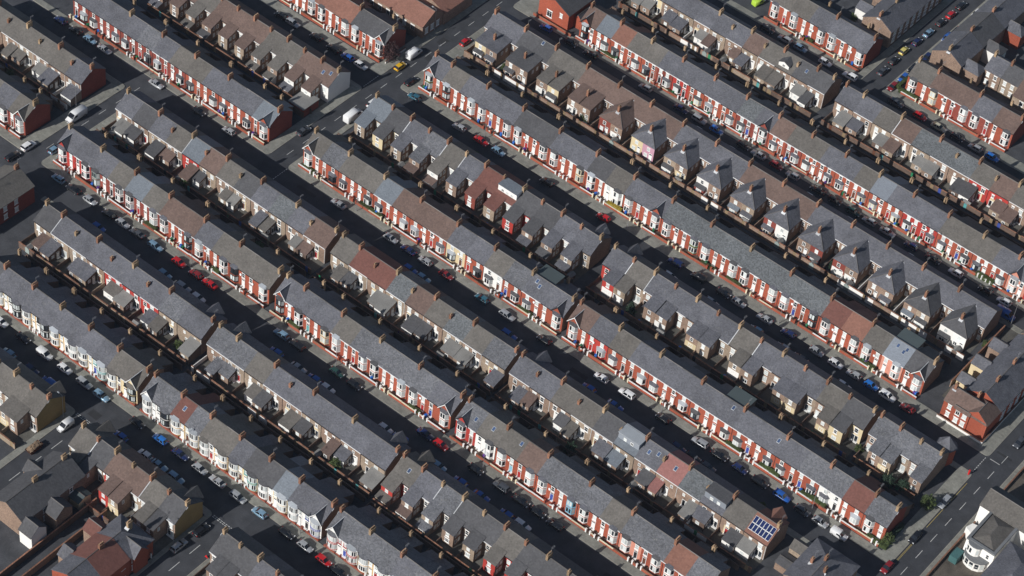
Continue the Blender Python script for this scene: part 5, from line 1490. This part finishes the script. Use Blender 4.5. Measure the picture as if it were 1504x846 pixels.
for px, py, ht, r, mm, shp, lab, nm in [(573, 84, 6.0, 2.9, LEAFP, 'ball', 'purple-leaved tree at the crossroads gable', 'tree'), (926, 458, 4.8, 1.9, LEAFD, 'cone', 'dark green conifer in the yard behind gabled terrace', 'conifer'), (1362, 742, 4.2, 2.0, LEAF, 'ball', 'yellow-green tree beside the silver car on main road', 'tree'),
                                        (1303, 712, 4.2, 2.0, LEAFD, 'ball', 'dark shrub behind the short slate terrace', 'shrub'), (1325, 716, 3.4, 1.6, LEAFD, 'ball', 'smaller dark shrub behind the short slate terrace', 'shrub'), (1196, 35, 3.0, 1.5, LEAF, 'ball', 'round bush before terrace opposite yellow car', 'bush'), (1303, 795, 3.6, 1.6, LEAF, 'ball', 'shaggy bush at the hedged main road corner', 'bush'),
                                        (1255, 26, 2.6, 1.4, LEAF, 'ball', 'yellow-green bush in the yard above dark gable', 'bush'), (380, 363, 2.8, 1.6, LEAF, 'ball', 'overgrown bush in the yards behind minibus terrace', 'bush'), (270, 272, 2.6, 1.4, LEAF, 'ball', 'bush beside the red-brown lean-to yard', 'bush'), (860, 172, 2.8, 1.8, LEAF, 'ball', 'spreading bush behind the brown wing', 'bush'), (742, 100, 2.4, 1.4, LEAF, 'ball', 'low bush beside the second rear wing', 'bush'), (262, 507, 2.4, 1.3, LEAF, 'ball', 'bush in the yard by red-painted rears', 'bush'),
                                        (492, 683, 3.0, 1.6, LEAF, 'ball', 'ivy-green bush behind slate passage corner row', 'bush'), (1145, 562, 1.8, 1.1, LEAFY, 'ball', 'yellow shrub beside the green-roofed rear wing', 'bush'), (1166, 322, 3.2, 1.7, LEAF, 'ball', 'ivy-clad bush at the foot of a hipped wing', 'bush'), (1224, 392, 2.6, 1.4, LEAFD, 'ball', 'dark bush by the alley wall of hipped wings', 'bush'), (838, 660, 3.0, 1.8, LEAFD, 'ball', 'dark overgrown bush in the solar terrace yards', 'bush'), (1262, 658, 1.8, 1.2, LEAF, 'ball', 'pale flowering bush by the dark passage', 'bush'), (1450, 505, 2.0, 1.4, LEAF, 'ball', 'garden bush beside the white rear wing', 'bush'), (1120, 742, 1.8, 1.0, LEAF, 'ball', 'yard bush near the solar panel house', 'bush'), (700, 225, 1.6, .9, LEAF, 'ball', 'small round bush by purple bins', 'bush'), (15, 110, 2.6, 1.6, LEAF, 'ball', 'straggly bush in the yard by dark gable', 'bush')]:
    g = gpx(px, py, 1.0)
    tree(g.x, g.y, ht, r, mm, lab, shp, n=int(420 * r * r + 300), name=nm, cat=nm, size=.17)

# ------------------------------------------------------------------ street furniture and small things
BINC = {'purple': (.10, .03, .22), 'blue': (.02, .12, .45), 'green': (.02, .14, .06), 'black': (.02, .02, .022)}


def bin_(x, y, col, label, z=.12):
    def fn():
        mb = MB()
        vs = [(-.22, -.26, .06), (.22, -.26, .06), (.22, .26, .06), (-.22, .26, .06), (-.28, -.34, .98), (.28, -.34, .98), (.28, .34, .98), (-.28, .34, .98)]
        mb.add(vs, [(0, 1, 5, 4), (1, 2, 6, 5), (2, 3, 7, 6), (3, 0, 4, 7), (0, 3, 2, 1)])
        mb.add([(-.30, -.37, .98), (.30, -.37, .98), (.30, .38, .98), (-.30, .38, .98), (-.27, -.30, 1.08), (.27, -.30, 1.08), (.27, .36, 1.10), (-.27, .36, 1.10)], [(0, 1, 5, 4), (1, 2, 6, 5), (2, 3, 7, 6), (3, 0, 4, 7), (4, 5, 6, 7)])
        mb.tube((-.26, .28, .11), (.26, .28, .11), .11, .11, 8)
        return mb
    o = ob('wheelie_bin', cached(('bin',), fn, [mat('bin_' + col, BINC[col], .5, .05, .08, rnd=.15)]), None, (x, y, z), RNG.uniform(-.5, .5))
    tag(o, label, 'bin', 'wheelie bins')


seen = set()
for name, rate in [('R2a', .35), ('R2b', .3), ('R2c', .3), ('R4p', .35), ('R4a', .3), ('R4b', .25), ('R6', .62), ('R8', .6), ('R10a', .4), ('R10b', .2)]:
    x0, w, n, a, fe, f, yr = TERR[name]
    for i in range(n):
        if RNG.random() > rate: continue
        for q in range(RNG.choice((1, 1, 2))):
            col = RNG.choice(('purple', 'purple', 'blue', 'blue', 'blue', 'green'))
            x = x0 + i * w + RNG.uniform(.5, w - .5)
            lab = '%s wheelie bin outside %s' % (col, ordw(name, x0 + i * w + w / 2))
            if lab in seen: continue
            seen.add(lab)
            bin_(x, yr - HD - RNG.uniform(.95, 1.15), col, lab, .13)
for name, rate in [('R1b', .5), ('R3a', .4), ('R3b', .4), ('R5a', .4), ('R5b', .4), ('R9a', .3), ('R9b', .3), ('R7', .3)]:
    x0, w, n, a, fe, f, yr = TERR[name]
    for i in range(n):
        if RNG.random() > rate: continue
        col = RNG.choice(('purple', 'blue', 'green', 'black'))
        lab = '%s wheelie bin in yard of %s' % (col, ordw(name, x0 + i * w + w / 2))
        if lab in seen: continue
        seen.add(lab)
        bin_(x0 + i * w + w / 2 + RNG.uniform(-.4, .4), yr - HD - {'R7': 7.6, 'R5a': 5.9, 'R5b': 5.6}.get(name, 4.9), col, lab, .02)


def shed(x, y, label, m, rz=0.0):
    root = ob('garden_shed', None, None, (x, y, .02), rz); root.empty_display_size = .3
    tag(root, label, 'shed', 'yard sheds')
    ob('wall', cached(('shedw',), lambda: MB().add([(-1, -.7, 0), (1, -.7, 0), (1, .7, 0), (-1, .7, 0), (-1, -.7, 1.7), (1, -.7, 1.7), (1, .7, 1.7), (-1, .7, 1.7), (-1, 0, 2.15), (1, 0, 2.15)], [(0, 1, 5, 4), (1, 2, 6, 9, 5), (2, 3, 7, 6), (3, 0, 4, 8, 7)]), [m]), root)
    ob('roof', cached(('shedr',), lambda: MB().along_x([(-.85, 1.64), (0, 2.22), (.85, 1.64), (.85, 1.58), (0, 2.16), (-.85, 1.58)], -1.1, 1.1), [FLAT]), root)
    ob('door', cached(('shedd',), lambda: MB().box(-.35, .35, -.74, -.69, .05, 1.55), [TRIM['n']]), root)


for name, off in [('R1a', 4.5), ('R1b', 4.5), ('R3a', 4.3), ('R3b', 4.3), ('R3c', 4.3), ('R5a', 5.6), ('R5b', 5.4), ('R7', 7.7), ('R9a', 4.7), ('R9b', 4.7)]:
    x0, w, n, a, fe, f, yr = TERR[name]
    for i in range(n):
        if RNG.random() < .14: shed(x0 + (i + (.78 if name in ('R5a',) else .5)) * w, yr - HD - off, 'small shed in yard of ' + ordw(name, x0 + (i + .5) * w), RNG.choice((WOODF, WALL['G'], TRIM['y'], WALL['A'])), RNG.choice((0, 1.57)))


def lamp_post(x, y, label, ht=7.5, rz=0.0, arm=1.0):
    root = ob('street_lamp', None, None, (x, y, .12), rz); root.empty_display_size = .3
    tag(root, label, 'street lamp', 'street lamps')
    ob('post', cached(('lpost', ht, arm), lambda: MB().tube((0, 0, -.2), (0, 0, 1.4), .10, .10, 8).tube((0, 0, 1.4), (0, 0, ht), .06, .045, 8).tube((0, 0, ht), (0, -arm, ht + .15), .04, .035, 6), [STEEL]), root)
    ob('lamp_head', cached(('lhead', ht, arm), lambda: MB().box(-.13, .13, -arm - .55, -arm + .05, ht + .08, ht + .24), [LEADG]), root)


for k, (x, y, near, rz) in enumerate([(-108, -50.3, 'the three red cars street corner', 0), (-62, -50.3, 'the three red cars', 0), (-14, -50.3, 'the cream-trimmed bay', 0), (32, -50.3, 'the white house next to red-painted gable', 0), (-120, -6.9, 'the dark red gable street', 0), (-46, -6.9, 'the long green hedge', 0), (-2, -6.9, 'the white-fronted pair', 0), (52, -6.9, 'the white off-roader', 0), (96, -6.9, 'the white-fronted red-roofed house', 0), (-40, 37.5, 'the red saloon', 0), (8, 37.5, 'the yellow hedge', 0), (56, 37.5, 'the black-trimmed bay', 0), (-20, 86.2, 'the brown roofs opposite hipped wings', 0), (34, 86.2, 'the mid-terrace gable facing hipped wings', 0), (70, 86.2, 'the pale blue-grey roof', 0), (-49.0, -106, 'the plain ochre gable', -1.57), (-4.5, -115, 'the long ochre gable', -1.57), (-22, -93.5, 'the bright blue hatchback', 0), (14, -93.5, 'the blue-trimmed bow', 0), (-78.3, 62, 'the brown-roofed hall', -1.57), (-124.0, -30, 'the white minibus', -1.57), (99.6, 78.9, 'the blue van', 3.14), (10, 131.5, 'the yellow car road corner', 0)]):
    lamp_post(x, y, 'grey street lamp beside %s' % near, rz=rz)

# rubble skip
g = ground(50, 658, .6)
sk = ob('rubble_skip', None, None, (g.x, g.y, .03), math.pi / 2); sk.empty_display_size = .3
tag(sk, 'rusty skip heaped with rubble at the kerb', 'skip')
ob('skip_body', MB().add([(-1.5, -.75, 0), (1.5, -.75, 0), (1.5, .75, 0), (-1.5, .75, 0), (-2.0, -.9, 1.1), (2.0, -.9, 1.1), (2.0, .9, 1.1), (-2.0, .9, 1.1)], [(0, 3, 2, 1), (0, 1, 5, 4), (1, 2, 6, 5), (2, 3, 7, 6), (3, 0, 4, 7)]).mesh('skip_body', [mat('rusty_steel', (.16, .055, .03), .85, .3, .3)]), sk)
rb = MB()
for _ in range(170):
    x, y = RNG.uniform(-1.7, 1.7), RNG.uniform(-.75, .75)
    z = .95 + .5 * (1 - (x / 1.9) ** 2) * (1 - (y / .95) ** 2) + RNG.uniform(-.1, .06)
    s = RNG.uniform(.07, .22)
    rb.box(x - s, x + s, y - s * .7, y + s * .7, z - s, z + s * RNG.uniform(.3, .9))
q = ob('rubble', rb.mesh('rubble', [mat('rubble_mix', (.30, .21, .14), .95, .5, .7)]), sk)
q['kind'] = 'stuff'
# red warning sign cone and junction box
g = ground(303, 818, .6)
o = ob('road_works_sign', None, None, (g.x, g.y, 0)); o.empty_display_size = .2
tag(o, 'red triangular road works sign beside tan chimney', 'sign')
ob('sign_face', MB().add([(-.55, 0, .35), (.55, 0, .35), (0, 0, 1.3), (-.55, .05, .35), (.55, .05, .35), (0, .05, 1.3)], [(0, 1, 2), (5, 4, 3), (0, 3, 4, 1), (1, 4, 5, 2), (2, 5, 3, 0)]).mesh('sign_face', [mat('sign_red', (.6, .02, .02), .4, .02, .02)]), o)
ob('sign_frame', MB().tube((-.35, .03, 0), (-.2, .03, .5), .03, .03, 6).tube((.35, .03, 0), (.2, .03, .5), .03, .03, 6).tube((0, .6, 0), (0, .05, .9), .03, .03, 6).mesh('sign_frame', [DARKMETAL]), o)
g = ground(1423, 695, .5)
o = ob('post_box', MB().tube((0, 0, 0), (0, 0, 1.35), .24, .24, 12).tube((0, 0, 1.35), (0, 0, 1.5), .28, .20, 12).mesh('post_box', [mat('pillar_red', (.55, .02, .02), .4, .02, .02)]), None, (g.x, g.y, .12))
tag(o, 'red pillar post box on the main road pavement', 'post box')
PAINT['lime'] = (.42, .62, .06)
g = ground(1114, 3, .7)
car(g.x, g.y, math.radians(80), 'lime', 'small van', 'lime green small van past the end of opposite terrace')

hz = bpy.data.materials.new('thin_air')
hz.use_nodes = True
hz.node_tree.nodes.remove(hz.node_tree.nodes['Principled BSDF'])
pv = hz.node_tree.nodes.new('ShaderNodeVolumePrincipled')
pv.inputs['Color'].default_value = (0.62, 0.76, 1.0, 1)
pv.inputs['Density'].default_value = 3.0e-5
hz.node_tree.links.new(pv.outputs[0], hz.node_tree.nodes['Material Output'].inputs['Volume'])
o = ob('haze', MB().box(-720, 720, -720, 920, -1.6, CAM.z + 6).mesh('haze', [hz]))
o['kind'] = 'stuff'

for lab, os_ in LABELS.items():
    n = len(lab.replace(',', ' ').split())
    if len(os_) > 1: print('DUPLABEL', len(os_), lab)
    if n > 16: print('LONGLABEL', n, lab)
print('objects', len(bpy.data.objects), 'meshes', len(bpy.data.meshes))
